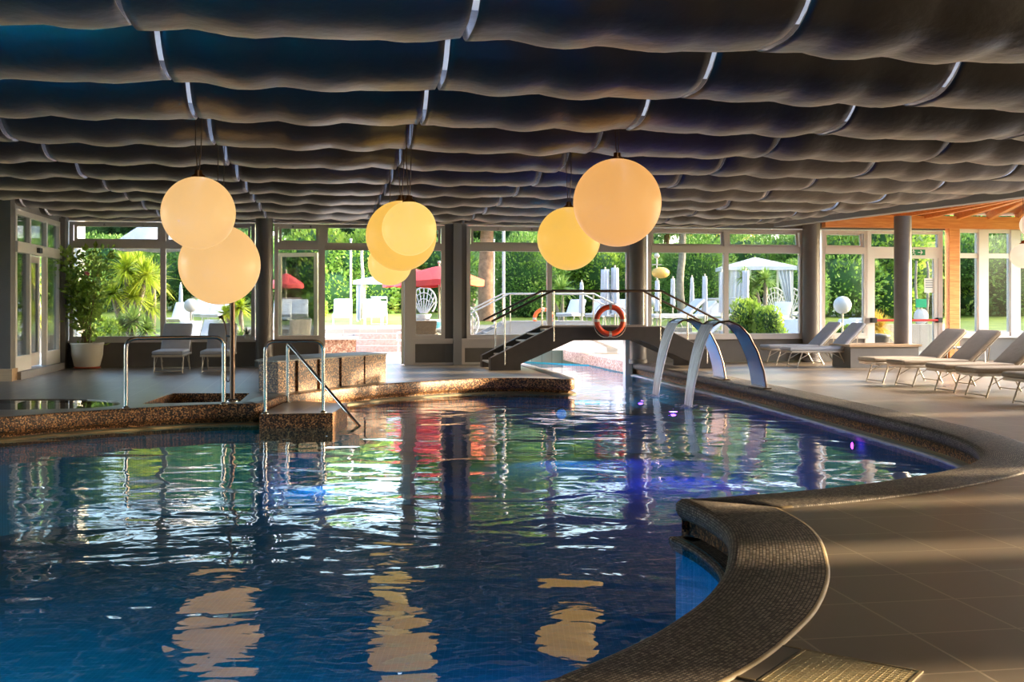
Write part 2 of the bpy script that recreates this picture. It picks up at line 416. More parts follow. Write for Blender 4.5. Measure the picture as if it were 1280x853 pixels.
def thing(name, label, cat, loc=(0, 0, 0), rz=0.0, group=None, scale=None):
    o = bpy.data.objects.new(name, None); COL.objects.link(o); o.empty_display_size = .2
    o.location = loc; o.rotation_euler = (0, 0, rz); o['label'] = label; o['category'] = cat
    if group: o['group'] = group
    if scale: o.scale = (scale,)*3 if not isinstance(scale, tuple) else scale
    return o
def tag(o, label, cat, group=None, kind=None):
    o['label'] = label; o['category'] = cat
    if group: o['group'] = group
    if kind: o['kind'] = kind
    return o
def struct(o, label=None):
    o['kind'] = 'structure'
    if label: o['label'] = label
    return o
def dup(root, loc, rz=None, label=None, group=None, scale=None):
    r = root.copy(); COL.objects.link(r); r.location = loc
    if rz is not None: r.rotation_euler = (0, 0, rz)
    if label: r['label'] = label
    if group: r['group'] = group
    if scale: r.scale = (scale,)*3 if not isinstance(scale, tuple) else scale
    for ch in list(root.children):
        c = ch.copy(); COL.objects.link(c); c.parent = r
        for g in list(ch.children):
            d = g.copy(); COL.objects.link(d); d.parent = c
    return r
class Proto:
    """first call places the prototype itself, later calls place copies"""
    def __init__(s, root): s.root = root; s.used = False
    def place(s, loc, rz=0.0, label=None, group=None, scale=None):
        if s.used: return dup(s.root, loc, rz, label, group, scale)
        s.used = True; r = s.root; r.location = loc; r.rotation_euler = (0, 0, rz)
        if label: r['label'] = label
        if group: r['group'] = group
        if scale: r.scale = (scale,)*3 if not isinstance(scale, tuple) else scale
        return r
def catmull(pts, n=8):
    out = []; m = len(pts)
    for i in range(m-1):
        p0 = V3(pts[max(i-1, 0)]).to_2d() if len(pts[0]) > 2 else V3((*pts[max(i-1, 0)], 0)); p1 = V3((*pts[i], 0)); p2 = V3((*pts[i+1], 0)); p3 = V3((*pts[min(i+2, m-1)], 0))
        for k in range(n):
            t = k/n
            q = .5*((2*p1)+(-p0+p2)*t+(2*p0-5*p1+4*p2-p3)*t*t+(-p0+3*p1-3*p2+p3)*t**3)
            out.append((q.x, q.y))
    out.append(tuple(pts[-1])); return out
def catmull3(pts, n=6):
    out = []; pts = [V3(p) for p in pts]; m = len(pts)
    for i in range(m-1):
        p0, p1, p2, p3 = pts[max(i-1, 0)], pts[i], pts[i+1], pts[min(i+2, m-1)]
        for k in range(n):
            t = k/n; out.append(.5*((2*p1)+(-p0+p2)*t+(2*p0-5*p1+4*p2-p3)*t*t+(-p0+3*p1-3*p2+p3)*t**3))
    out.append(pts[-1]); return out
# ------------------------------------------------------------------ pool outline (world metres, measured on the deck plane)
near = [(-4.6, 3.0), (-3.2, 3.25), (-1.6, 3.45), (-.6, 3.78), (.06, 4.14), (.20, 4.26), (.52, 4.66), (.74, 5.02), (.92, 5.37), (1.10, 5.85), (1.22, 6.32), (1.30, 6.75), (1.32, 7.13), (1.27, 7.6), (1.17, 8.0)]
lobe = [(1.17, 8.0), (1.6, 8.14), (2.16, 8.38), (2.75, 8.72), (3.25, 9.08), (3.74, 9.51), (4.12, 9.98), (4.38, 10.5), (4.56, 11.2), (4.64, 12.0), (4.60, 12.9),
        (4.46, 14.5), (4.24, 16.6), (4.03, 18.5), (3.65, 21.3), (3.24, 23.9), (2.80, 26.6)]
chan_r = [(2.80, 26.6), (2.1, 30.5), (1.55, 34.0)]
chan_l = [(-1.3, 34.0), (-.35, 29.5), (.37, 25.9)]
tip = [(.37, 25.9), (.62, 24.6), (.98, 22.4), (1.12, 21.4), (1.17, 20.95), (1.10, 20.72), (.85, 20.75), (.4, 21.0), (0.0, 21.05), (-.55, 20.95), (-1.18, 20.5), (-1.8, 19.9), (-2.18, 19.55), (-2.75, 18.55), (-3.42, 17.3)]
left = [(-3.42, 17.3), (-3.50, 16.6), (-3.50, 15.9), (-3.58, 15.62), (-4.0, 15.60), (-4.6, 15.25), (-5.6, 14.5), (-6.27, 13.75), (-7.3, 12.7), (-8.6, 10.6), (-9.4, 8.0), (-8.9, 5.2), (-7.0, 3.5), (-4.6, 3.0)]
near_s, lobe_s, tip_s, left_s = catmull(near), catmull(lobe), catmull(tip), catmull(left)
POOL = near_s[:-1] + lobe_s[:-1] + chan_r[:-1] + chan_l[:-1] + tip_s[:-1] + left_s[:-1]
POOL = POOL  # runs anticlockwise seen from above
WV = 25.7     # window wall line in v
def inward(path):
    """unit normals pointing to the deck side (right of the running direction)"""
    n = len(path); out = []
    for i in range(n):
        a = V3(path[max(i-1, 0)]); b = V3(path[i]); c = V3(path[min(i+1, n-1)])
        d1 = (b-a); d2 = (c-b)
        if d1.length < 1e-6: d1 = d2
        if d2.length < 1e-6: d2 = d1
        d1.normalize(); d2.normalize()
        n1 = V3((d1.y, -d1.x)); n2 = V3((d2.y, -d2.x)); m = (n1+n2)
        m.normalize(); k = 1/max(.45, m.dot(n1)); out.append(m*k)
    return out
def sweep(path, prof, name, mats, mis, smooth=True, closeprof=False, parent=None, corner=None):
    nr = inward(path); ca = V3(path[corner]) if corner is not None else None; cb = nr[corner] if corner is not None else None; mb = MB(); mb.uv = []
    s = 0; vs = []; P_ = len(prof); t = [0]
    for i in range(1, P_): t.append(t[-1]+math.hypot(prof[i][0]-prof[i-1][0], prof[i][1]-prof[i-1][1]))
    for i, p in enumerate(path):
        if i: s += (V3(p)-V3(path[i-1])).length
        for j, (o, z) in enumerate(prof):
            q = V3(p)+nr[i]*o
            if ca is not None and i != corner and o > 0:
                s0_ = cb.cross(V3(p)-ca); s1_ = cb.cross(q-ca)
                if s0_*s1_ < 0 and (V3(p)-ca).length < 1.2: q = V3(p).lerp(q, s0_/(s0_-s1_))
            vs.append((q.x, q.y, z)); mb.uv.append((s, t[j]))
    fs = []
    mb.add(vs, [], 0, True)
    for i in range(len(path)-1):
        for j in range(P_-1):
            a = i*P_+j; mb.f.append((a, a+P_, a+P_+1, a+1)); mb.m.append(mis[j]); mb.sm.append(smooth)
    return mb.build(name, mats, parent)

def in_floor_u(o): pass
# corner A needs one continuous mitred run: near + lobe
run_near = near_s[:-1] + lobe_s
W_C = .52
profA = [(W_C+.018, -.02), (W_C+.018, .010), (W_C, .012), (.06, .012), (.03, .006), (.012, -.008), (.0, -.03), (.0, -.075), (.012, -.105), (.045, -.135), (.10, -.145), (.11, -.255)]
misA = [1, 1, 0, 0, 0, 0, 0, 0, 0, 0, 2]
cop = sweep(run_near, profA, 'pool_coping', [M['mosaic'], M['trimstone'], M['pebble']], misA, corner=len(near_s)-1)
tag(cop, 'brown mosaic pool coping curving around the near right shore with a rounded nose', 'pool edge')
# bullnose of the overflow gutter at water level
def lip(path, name, m, label):
    o = sweep(path, [(.18, -.262), (.03, -.262), (.0, -.262), (-.03, -.268), (-.04, -.285), (-.035, -.32), (-.02, -.36)], name, [m], [0]*6)
    return tag(o, label, 'pool edge')
for p_ in cop.data.polygons:
    c_ = p_.center
    if p_.material_index == 1 and c_.x > 1.9 and c_.y > 7.6: p_.material_index = 0
iy = next(i for i, q_ in enumerate(run_near) if q_[1] > 11.0)
lip(run_near[:iy+1], 'gutter_lip', M['mosaic'], 'thin rounded brown mosaic lip of the overflow gutter under the near right coping')
lip(run_near[iy:], 'gutter_lip', M['palestone'], 'pale lip of the overflow gutter at the waterline of the far right shore')
run_left = tip_s[:-1] + left_s
profB = [(.30, -.01), (.30, .006), (.02, .006), (.006, .0), (.0, -.015), (.0, -.17), (.02, -.20), (.10, -.225), (.10, -.255)]
copl = sweep(run_left, profB, 'pool_border', [M['pebble'], M['tile']], [1, 1, 0, 0, 0, 0, 0, 0])
tag(copl, 'brown pebbledash pool border along the far left deck with a square face', 'pool edge')
lip(run_left, 'gutter_lip', M['trimstone'], 'pale stone gutter lip at the waterline below the left deck border')
profC = [(.28, -.01), (.28, .008), (.02, .008), (.0, -.01), (.0, -.30)]
for path, lb in ((chan_r, 'pale stone edge along the right side of the outdoor channel'), (chan_l, 'pale stone edge along the left side of the outdoor channel')):
    o = sweep(path, profC, 'channel_edge', [M['pebble_out']], [0]*4); tag(o, lb, 'pool edge')

# basin
N_ = len(POOL)
mb = MB(); zb = -1.45
mb.add([(x, y, -.26) for x, y in POOL] + [(x, y, zb) for x, y in POOL], [(i, N_+i, N_+(i+1) % N_, (i+1) % N_) for i in range(N_)], 0)
tri = tessellate_polygon([[V3((x, y, 0)) for x, y in POOL]])
mb.add([(x, y, zb) for x, y in POOL], [tuple(t) for t in tri], 0)
basin = struct(mb.build('pool_basin', M['basin']))
mb = MB(); mb.prism([(1.2, 21.2), (3.62, 21.3), (3.22, 23.9), (2.78, 26.6), (2.1, 30.5), (1.55, 33.98), (-1.28, 33.98), (-.33, 29.5), (.39, 25.9), (.64, 24.6), (1.0, 22.4)], -1.44, -.72)
tag(fix_normals(mb.build('channel_floor', mat('pale_blue_channel_tile', (.16, .46, .60, 1), .9, spec=.05))), 'pale blue shallow channel floor under the footbridge', 'channel floor')
# water: a plane slightly wider than the outline so it tucks under the lips
nr = inward(POOL)
mb = MB()
wp = [(x+n.x*.0, y+n.y*.0) for (x, y), n in zip(POOL, nr)]
mb.add([(x, y, -.285) for x, y in wp], [tuple(t) for t in tessellate_polygon([[V3((x, y, 0)) for x, y in wp]])], 0)
water = mb.build('pool_water', M['water'])
for p in water.data.polygons:
    pass
tag(water, 'rippled blue pool water filling the whole basin and the channel', 'water', kind='stuff')
if water.data.polygons[0].normal.z < 0: water.data.flip_normals()

# floors: deck polygon is cut by the pool bay
def isect(p, q, v):
    a, b = toUV(*p)[1], toUV(*q)[1]; t = (v-a)/(b-a)
    return (p[0]+(q[0]-p[0])*t, p[1]+(q[1]-p[1])*t)
xr, xl = isect(chan_r[0], chan_r[1], WV-.05), isect(chan_l[1], chan_l[2], WV-.05)
U0, U1, V0, V1 = -13.0, 18.2, -7.0, WV-.05
def w2(u, v): q = UV(u, v); return (q.x, q.y)
def shift(path, d):
    return [(p[0]+n.x*d, p[1]+n.y*d) for p, n in zip(path, inward(path))]
# interior polygon: channel left -> round the pool backwards -> channel right -> outer rectangle
bay = [xl] + shift(run_left, .05) + shift(run_near, .10)[1:]
poly_in = bay + [xr, w2(U1, V1), w2(U1, V0), w2(U0, V0), w2(U0, V1)]
def flat(poly, z, name, m, holes=()):
    loops = [[V3((x, y, 0)) for x, y in poly]] + [[V3((x, y, 0)) for x, y in h] for h in holes]
    tri = tessellate_polygon(loops); vs = [p for l in loops for p in l]
    mb = MB(); inv = Matrix.Rotation(-TH, 3, 'Z')
    mb.add([inv @ V3((p.x, p.y, z)) for p in vs], [tuple(t) for t in tri])
    o = mb.build(name, m, rz=TH)
    import bmesh
    bm = bmesh.new(); bm.from_mesh(o.data)
    for f in bm.faces:
        f.normal_update()
        if f.normal.z < 0: f.normal_flip()
    bm.to_mesh(o.data); bm.free()
    return o
# shallow recesses in the left deck: foot bath and wading basin
footbath = [G(178, 505), G(216, 491.8), G(312, 491.8), G(300, 502.0)]
wading = [(-8.4, 16.2), (-8.4, 15.0), (-7.2, 14.75), (-5.9, 14.95), (-5.45, 15.45), (-5.75, 16.1), (-6.6, 16.5)]
wading_s = catmull(wading + [wading[0]], 6)[:-1]
floor = struct(flat(poly_in, 0.0, 'floor', M['tile'], holes=(footbath, wading_s)))
def recess(poly, depth, wz, name, m, label):
    n = len(poly); mb = MB()
    mb.add([(x, y, .0) for x, y in poly] + [(x, y, -depth) for x, y in poly], [(i, (i+1) % n, n+(i+1) % n, n+i) for i in range(n)])
    mb.add([(x, y, -depth) for x, y in poly], [tuple(t) for t in tessellate_polygon([[V3((x, y, 0)) for x, y in poly]])])
    o = mb.build(name, m)
    tag(o, label, 'basin')
    mb = MB(); mb.add([(x, y, wz) for x, y in poly], [tuple(t) for t in tessellate_polygon([[V3((x, y, 0)) for x, y in poly]])])
    w = mb.build('still_water', M['stillwater'], o)
    if w.data.polygons[0].normal.z < 0: w.data.flip_normals()
    return o
M['stillwater'] = glass_mat('still_water', (.75, .8, .82, 1), 1.0)
recess(footbath, .16, -.13, 'foot_bath', M['pebble'], 'sunken foot bath in the left deck behind the wide steel rail')
recess(wading_s, .06, -.012, 'wading_basin', M['tile'], 'shallow oval basin in the far left deck mirroring the windows')

# outdoor terrace at deck level and rising garden
V2 = 34.0
poly_out = [w2(U0-8, WV+.05), isect(chan_l[1], chan_l[2], WV+.05), chan_l[1], chan_l[0], chan_r[2], chan_r[1], isect(chan_r[0], chan_r[1], WV+.05), w2(34, WV+.05), w2(34, V2), w2(U0-8, V2)]
ter = struct(flat(poly_out, -.01, 'terrace_ground', M['terrace']), 'pale paved pool terrace outside the windows')
def gz(v): return .5+.022*(v-V2) if v > V2 else 0.0
mb = MB()
nu, nv = 30, 26; vs = []; fs = []
for i in range(nu+1):
    for j in range(nv+1):
        u, v = -34+80*i/nu, V2+.3+60*j/nv
        vs.append((u, v, gz(v)+.06*math.sin(u*.4)*math.sin(v*.3)))
for i in range(nu):
    for j in range(nv):
        a = i*(nv+1)+j; fs.append((a, a+nv+1, a+nv+2, a+1))
mb.add(vs, fs, 0, True)
lawn = struct(mb.build('lawn_ground', M['grass'], rz=TH), 'gently rising green lawn behind the terrace')
mb = MB(); mb.box(-34, 46, V2-.0, V2+.35, -.5, .5)
struct(mb.build('terrace_retaining_wall', M['stonewall'], rz=TH), 'low pale stone retaining wall at the back of the terrace')
mb = MB(); mb.box(-3.9, 11.5, V2+.3, V2+7.5, .40, .63)
struct(mb.build('upper_terrace_ground', M['terrace'], rz=TH), 'raised paved sunbathing terrace with white loungers')
# wide ground skirt beyond everything
mb = MB(); mb.add([(-120, -60, -1.7), (140, -60, -1.7), (140, 160, -1.7), (-120, 160, -1.7)], [(0, 1, 2, 3)])
struct(mb.build('outer_ground', M['grass']))

# landing and submerged steps
mb = MB()
mb.prism([(-3.42, 15.16), (-2.45, 15.30), (-2.46, 16.75), (-3.20, 17.2), (-3.46, 17.15)], -.62, -.10)
lnd = mb.build('pool_landing', [M['pebble']]); tag(lnd, 'brown pebbledash landing step below the left deck corner with two steel rails', 'step')
t = MB(); t.prism([(-3.41, 15.17), (-2.46, 15.31), (-2.47, 16.74), (-3.20, 17.18), (-3.45, 17.13)], -.1, -.092)
t.build('tread', M['tile'], lnd)
mb = MB(); mb.box(-2.44, -2.1, 15.4, 16.7, -1.4, -.40); mb.box(-2.1, -1.76, 15.5, 16.8, -1.4, -.62); mb.box(-1.76, -1.42, 15.6, 16.9, -1.4, -.84)
tag(mb.build('submerged_steps', M['basin']), 'blue tiled underwater steps to the right of the landing', 'step')
mb = MB(); mb.lathe([(.001, .0), (.62, .0), (.70, -.04), (.72, -.1), (.72, -.9)], (0.72, 5.35, -.52), 40)  # dark round block below the water by the near coping
tag(mb.build('underwater_block', mat('navy_block_tile', (.003, .012, .04, 1), .35)), 'dark blue round underwater block beside the near coping', 'bench')

# underwater lamps
def pool_lamp(loc, d, col, power, label, rad=.09, es_=.4):
    t = thing('underwater_lamp', label, 'pool lamp', loc)
    x, y = frame_from(V3(d)); q = V3(d).to_track_quat('Z', 'Y').to_matrix().to_4x4()
    mb = MB(); mb.X = q; mb.lathe([(rad*1.35, 0), (rad*1.3, .02), (rad, .025)], seg=24); mb.build('rim', M['steel'], t)
    mb = MB(); mb.X = q; mb.lathe([(rad, .022), (.001, .03)], seg=24)
    mb.build('lens', mat('lens_glow', (.1, .1, .1, 1), .3, emit=col, es=es_), t)
    l = bpy.data.lights.new('pool_light', 'SPOT'); l.color = col[:3]; l.energy = power*3; l.shadow_soft_size = .12; l.spot_size = math.radians(130); l.spot_blend = .6
    lo = bpy.data.objects.new('pool_light', l); COL.objects.link(lo); lo.location = V3(loc)+V3(d).normalized()*.3
    lo.parent = t; lo.location = V3(d).normalized()*(.3 if abs(d[2]) < .5 else .04)
    dd = V3((d[0], d[1], 0)); dd = dd.normalized() if dd.length > .2 else V3((0, -1, 0)); dd.z = -1.2
    lo.rotation_euler = dd.to_track_quat('-Z', 'Y').to_euler()
SUN_OPEN = [(22.3, 24.9), (19.4, 21.2), (18.0, 18.9), (15.0, 15.7), (12.8, 13.3), (8.35, 8.65), (7.2, 7.5), (5.7, 6.1), (1.0, 3.95)]
# ------------------------------------------------------------------ room shell (all in the building frame)
def px2u(px, v):
    x = (px-640)/F; t = v/(CT-x*ST); return t*(x*CT+ST)
def zat(py, px, v):
    x = (px-640)/F; t = v/(CT-x*ST); return EYE+(380-py)/F*t
def bld(mb, name, mats, parent=None, label=None): return mb.build(name, mats, parent, rz=(TH if parent is None else 0), label=label)
SILL, TOP, TR0, TR1 = .60, 3.20, 2.62, 2.78
u = lambda px: px2u(px, WV)
uL = -5.65
# low wall below the windows, with door openings and the channel gap
dO0, dO1 = u(404), u(505)            # terrace door
gC0, gC1 = u(640), u(783)            # channel gap under the bridge
e0, e1 = u(1083), u(1176)            # emergency door
mb = MB()
for a, b in ((uL, dO0-.05), (u(515), gC0), (gC1+.1, e0), (e1, 18.2)):
    mb.box(a, b, WV-.02, WV+.18, -.3 if a > gC0-.1 and a < gC1+1 else -.02, SILL-.04)
mb.box(uL, u(1180), WV-.05, WV+.2, TOP+.02, 4.0)
struct(bld(mb, 'wall_back', M['darkwall']))
# header over conservatory part lies higher (wood plate)
mb = MB()
for a, b in ((uL, dO0-.05), (u(515), gC0), (gC0, gC1), (gC1+.1, e0), (e1, 18.2)):
    mb.box(a, b, WV-.10, WV+.22, SILL-.05, SILL+.0)
struct(bld(mb, 'trim_1', M['frame']), 'pale window sill band along the back wall')
# post in the water at the right end of the channel gap
mb = MB(); mb.box(gC1-.05, gC1+.12, WV-.1, WV+.12, -.6, SILL)
tag(bld(mb, 'channel_post', M['whiteframe']), 'white post standing in the channel water below the bridge', 'post')
mb = MB(); mb.box(u(556)-.0, u(566), WV-.04, WV+.12, 0, TOP+.05)
mb.box(u(577), u(583), WV-.04, WV+.12, 0, TOP+.05)
struct(bld(mb, 'trim_2', M['darkwall']))
mb = MB(); mb.box(u(566), u(576.5), WV-.12, WV+.14, 0, TOP+.05)
struct(bld(mb, 'trim_3', M['beigegrey'] if 'beigegrey' in M else M['beamgrey']), 'pale grey flat post between the second and third windows')

WN = [0]
def window(a, b, mull, z0=SILL, z1=TOP, m='frame', tilt=(), y=WV, transom=True, name='window', v0=TR0, v1=TR1, fw=.085):
    """frame from u=a to b; mull: list of mullion u positions"""
    WN[0] += 1
    root = thing('%s_%d' % (name, WN[0]), 'window', 'window', (0, 0, 0), TH)
    del root['label']; del root['category']; root['kind'] = 'structure'
    f = MB(); y0, y1 = y-.06, y+.08
    f.box(a, a+fw, y0, y1, z0, z1); f.box(b-fw, b, y0, y1, z0, z1)
    f.box(a+fw, b-fw, y0, y1, z0, z0+fw); f.box(a+fw, b-fw, y0, y1, z1-fw*.9, z1)
    ms = [a+fw/2]+list(mull)+[b-fw/2]
    if transom: f.box(a+fw, b-fw, y0-.015, y1+.01, v0, v1)
    for q in mull: f.box(q-.055, q+.055, y0, y1, z0+fw, v0 if transom else z1-fw); 
    if transom:
        for q in mull: f.box(q-.055, q+.055, y0, y1, v1, z1-fw*.9)
    o = f.build('window_frame', M[m], root); o['kind'] = 'structure'
    for i in range(len(ms)-1):
        l, r = ms[i]+.04, ms[i+1]-.04
        g = MB(); g.box(l, r, y+.005, y+.017, z0+fw*.6, (v0 if transom else z1)+.0)
        g.build('glass_pane', M['glass'], root)
        if transom:
            s = MB(); w_ = .055; t0, t1 = v1-.01, z1-fw*.6
            l2, r2 = ms[i]+.06, ms[i+1]-.06
            ang = -math.radians(11) if i in tilt else 0
            X = Matrix.Translation((0, y, t0)) @ Matrix.Rotation(ang, 4, 'X') @ Matrix.Translation((0, -y, -t0))
            s.X = X
            s.box(l2, l2+w_, y-.03, y+.03, t0, t1); s.box(r2-w_, r2, y-.03, y+.03, t0, t1)
            s.box(l2+w_, r2-w_, y-.03, y+.03, t0, t0+w_); s.box(l2+w_, r2-w_, y-.03, y+.03, t1-w_, t1)
            so = s.build('transom_sash', M[m], root)
            g = MB(); g.X = X; g.box(l2+w_*.7, r2-w_*.7, y-.004, y+.006, t0+w_*.7, t1-w_*.7); g.build('glass_pane', M['glass'], so)
            h = MB(); h.X = X
            for q in (l2+.35*(r2-l2), l2+.8*(r2-l2)): h.box(q-.02, q+.02, y-.06, y-.03, t1-.03, t1+.015)
            h.build('latch', M['black'], so)
    return root
w1 = window(u(87), u(319), [u(204)])
w2_ = window(u(343), dO0, [], z0=SILL)
# transom over the terrace door
f = MB(); f.box(dO0-.03, dO1, WV-.06, WV+.08, TR0, TR1); f.box(dO0, dO1, WV-.06, WV+.08, TOP-.08, TOP); f.box(dO0-.1, dO0+.04, WV-.07, WV+.09, 0, TOP)
r_ = window(dO0+.02, dO1, [], z0=TR0, z1=TOP, transom=False)
f.build('door_frame', M['frame'], r_)
w3 = window(u(515), u(556), [], z0=SILL)
f = MB(); f.box(u(505), u(516), WV-.07, WV+.09, 0, TOP); struct(bld(f, 'trim_4', M['frame']))
w4 = window(u(583), u(787), [u(686.5)])
w5 = window(u(809), u(1003), [u(907)], tilt=(0, 1))
w6 = window(u(1026), e0-.0, [], tilt=(0,))
# recessed lower panels framed below the window right of the terrace door
mb = MB()
for a, b in ((u(515), u(566)), (u(577), u(640))):
    mb.box(a, b, WV-.05, WV-.02, SILL-.12, SILL-.05); mb.box(a, a+.07, WV-.05, WV-.02, .0, SILL-.12)
    mb.box(a, b, WV-.05, WV-.02, 0, .05)
mb.box(u(577), u(640), WV-.055, WV-.02, SILL-.22, SILL-.05)
struct(bld(mb, 'trim_5', M['frame']))

# open terrace door leaf (swung outwards) and a second leaf folded back outside the window
def leaf(name, label, hinge, ang, w=1.05, h=2.55, m='creamdoor', notice=False, hd=1):
    t = thing(name, label, 'door', UV(*hinge, 0.02), TH+ang)
    fr = MB(); s = .09
    fr.box(0, s, -.025, .025, 0, h); fr.box(w-s, w, -.025, .025, 0, h); fr.box(s, w-s, -.025, .025, 0, .25); fr.box(s, w-s, -.025, .025, h-s, h)
    fr.build('door_frame', M[m], t)
    g = MB(); g.box(s, w-s, -.006, .006, .25, h-s); g.build('glass_pane', M['glass'], t)
    hm = MB(); hm.tube([(w-.05, -.03, 1.0), (w-.05, -.09, 1.0), (w-.2, -.09, 1.0)], .014, 8); hm.box(w-.08, w-.02, -.035, -.02, .93, 1.08); hm.build('door_handle', M['black'], t)
    if notice:
        n = MB(); n.box(s+.12, s+.42, -.012, -.007, 1.35, 1.85); nn = n.build('notice', M['paper'], t); k = MB(); k.box(s+.15, s+.39, -.014, -.012, 1.42, 1.72); k.build('green_band', M['green'], nn)
    return t
leaf('terrace_door', 'open cream terrace door leaf with green notice seen beyond the steel rails', (u(503), WV+.05), math.radians(74), notice=True)
leaf('terrace_door', 'cream glazed door leaf folded outside beside the small red parasol', (dO0-.12, WV+.25), math.radians(180-24), w=1.0)

# columns
def column(px, v, r, label, z0=0, z1=3.34):
    q = UV(px2u(px, v), v)
    t = MB(); t.lathe([(r, z0), (r, z1)], (0, 0, 0), 40)
    o = t.build('round_column', M['column'], loc=(q.x, q.y, 0)); o['kind'] = 'structure'; o['label'] = label; o['category'] = 'column'
    b = MB(); b.lathe([(r+.02, 0), (r+.02, .09), (r, .10)], (0, 0, z0), 40); b.build('column_base', M['darkwall'], o)
    return o
column(330.5, WV-.22, .19, 'dark round column between first and second windows')
column(797.5, WV-.22, .20, 'dark round column between third and fourth windows')
column(1014, WV-.22, .205, 'dark round column between fourth window and emergency door bay')
cb = column(1128.5, 23.3, .19, 'large dark round column standing by the low wooden topped plinth', z1=3.36)
mb = MB(); mb.box(uL-.05, u(86), WV-.35, WV, 0, TOP+.05)
struct(bld(mb, 'wall_corner', M['darkwall']), 'dark square pier in the left corner')

# low plinth around the big column
q = UV(px2u(1128, 23.3), 23.3)
t = thing('column_plinth', 'low grey plinth with a wooden top around the big round column', 'plinth', (0, 0, 0), TH)
a0, a1 = px2u(1062, 22.9), px2u(1147, 22.9)
mb = MB(); mb.box(a0, a1, 22.85, 23.05, 0, .46); mb.box(a0, a1, 23.55, 23.75, 0, .46); mb.box(a0, a0+.2, 23.05, 23.55, 0, .46); mb.box(a1-.2, a1, 23.05, 23.55, 0, .46); mb.build('body', M['darkwall'], t)
mb = MB(); mb.box(a0-.05, a1+.05, 22.8, 23.06, .46, .51); mb.box(a0-.05, a1+.05, 23.54, 23.8, .46, .51); mb.box(a0-.05, a0+.2, 23.06, 23.54, .46, .51); mb.box(a1-.2, a1+.05, 23.06, 23.54, .46, .51)
mb.build('top_board', M['woodtop'], t)

# emergency door
d = thing('door_1', 'd', 'd', (0, 0, 0), TH); del d['label']; del d['category']; d['kind'] = 'structure'
f = MB(); y0, y1 = WV-.06, WV+.08
f.box(e0-.06, e0+.10, y0, y1, 0, TOP); f.box(e1-.10, e1+.02, y0, y1, 0, TOP); f.box(e0+.1, e1-.1, y0, y1, TR0-.1, TR1+.02); f.box(e0+.1, e1-.1, y0, y1, TOP-.08, TOP)
f.box(e0+.1, e1-.1, y0+.02, y1-.02, 0, .12); f.box(e0+.1, e0+.2, y0+.02, y1-.02, .12, TR0-.1); f.box(e1-.2, e1-.1, y0+.02, y1-.02, .12, TR0-.1)
f.build('door_frame', M['whiteframe'], d)
g = MB(); g.box(e0+.2, e1-.2, WV, WV+.012, .12, TR0-.1); g.box(e0+.1, e1-.1, WV, WV+.012, TR1+.02, TOP-.08); g.build('glass_pane', M['glass'], d)
mb = MB(); pz = 1.4-(400-380)/F*26.9-.02
mb.tube([(e0+.12, WV-.17, pz), (e1-.12, WV-.17, pz)], .028, 10, 0)
mb.box(e0+.06, e0+.18, WV-.2, WV-.06, pz-.06, pz+.06, 1); mb.box(e1-.18, e1-.06, WV-.2, WV-.06, pz-.06, pz+.06, 1)
o = bld(mb, 'push_bar', [M['redbar'], M['black']]); tag(o, 'red panic push bar across the emergency door', 'push bar')
# exit sign with running figure and arrow
t = thing('exit_sign', 'small green emergency exit sign above the emergency door', 'sign', (0, 0, 0), TH)
s0 = u(1140); s1 = u(1153)
mb = MB(); mb.box(s0-.10, s1+.02, WV-.1, WV-.075, 2.60, 2.74); mb.build('panel', M['exitgreen'], t)
mb = MB(); y = WV-.104; c = s0-.02; zc = 2.67
mb.X = None
def q3(pts, z=None):
    pass
mb.box(c-.012, c+.018, y, y+.003, zc+.034, zc+.066)                               # head
for (x0, z0, x1, z1) in ((.0, .04, .01, -.015), (.0, .03, -.045, .005), (.005, .035, .05, .01), (.01, -.015, .045, -.045), (.045, -.045, .04, -.08), (.0, -.015, -.03, -.05), (-.03, -.05, -.06, -.05)):
    mb.bar((c+x0, y+.002, zc+z0), (c+x1, y+.002, zc+z1), .012, .012)
mb.bar((c+.12, y+.002, zc), (c+.24, y+.002, zc), .014, .016); mb.bar((c+.19, y+.002, zc+.05), (c+.24, y+.002, zc), .012, .014); mb.bar((c+.19, y+.002, zc-.05), (c+.24, y+.002, zc), .012, .014)
mb.build('running_figure', M['paper'], t)
t = thing('notice', 'white paper notice taped on the emergency door glass', 'notice', (0, 0, 0), TH)
n0, n1 = u(1155), u(1167); nz0, nz1 = zat(366, 1160, WV), zat(348, 1160, WV)
mb = MB(); mb.box(n0, n1, WV-.014, WV-.008, nz0, nz1); mb.build('sheet', M['paper'], t)
mb = MB()
for k in range(4): mb.box(n0+.03, n1-.03, WV-.017, WV-.014, nz1-.07-.055*k, nz1-.05-.055*k)
mb.build('print', M['ink'], t)

# conservatory: pine post, plate, mullioned glazing, rafters
U_P = u(1187)
mb = MB(); mb.box(u(1181), u(1193.5), WV-.22, WV+.0, 0, 3.26)
tag(bld(mb, 'pine_post', M['wood']), 'square orange pine post right of the emergency door', 'post')
c0 = u(1194); cols = [u(1227), u(1267), u(1310), u(1352)]
w7 = window(c0, u(1395), cols, z0=SILL, z1=3.26, m='whiteframe', transom=False, fw=.1)
f = MB(); f.box(c0+.1, u(1395)-.1, WV-.05, WV+.06, 2.54, 2.66)
for q in cols: f.box(q-.13, q+.13, WV-.1, WV+.1, SILL, 3.24)
f.build('transom_bar', M['whiteframe'], w7)
mb = MB(); mb.box(u(1026), 18.2, WV-.26, WV+.02, 3.26, 3.56)
o = bld(mb, 'pine_wall_plate', M['wood']); tag(o, 'long orange pine beam above the conservatory windows', 'beam')
pk = UV(13.6, 22.4)                                   # ridge hub of the fan of rafters
t = None
fan = [(u(q), WV-.12) for q in (1070, 1112, 1150, 1192, 1232)]
hub = (15.1, 21.9, 3.84)
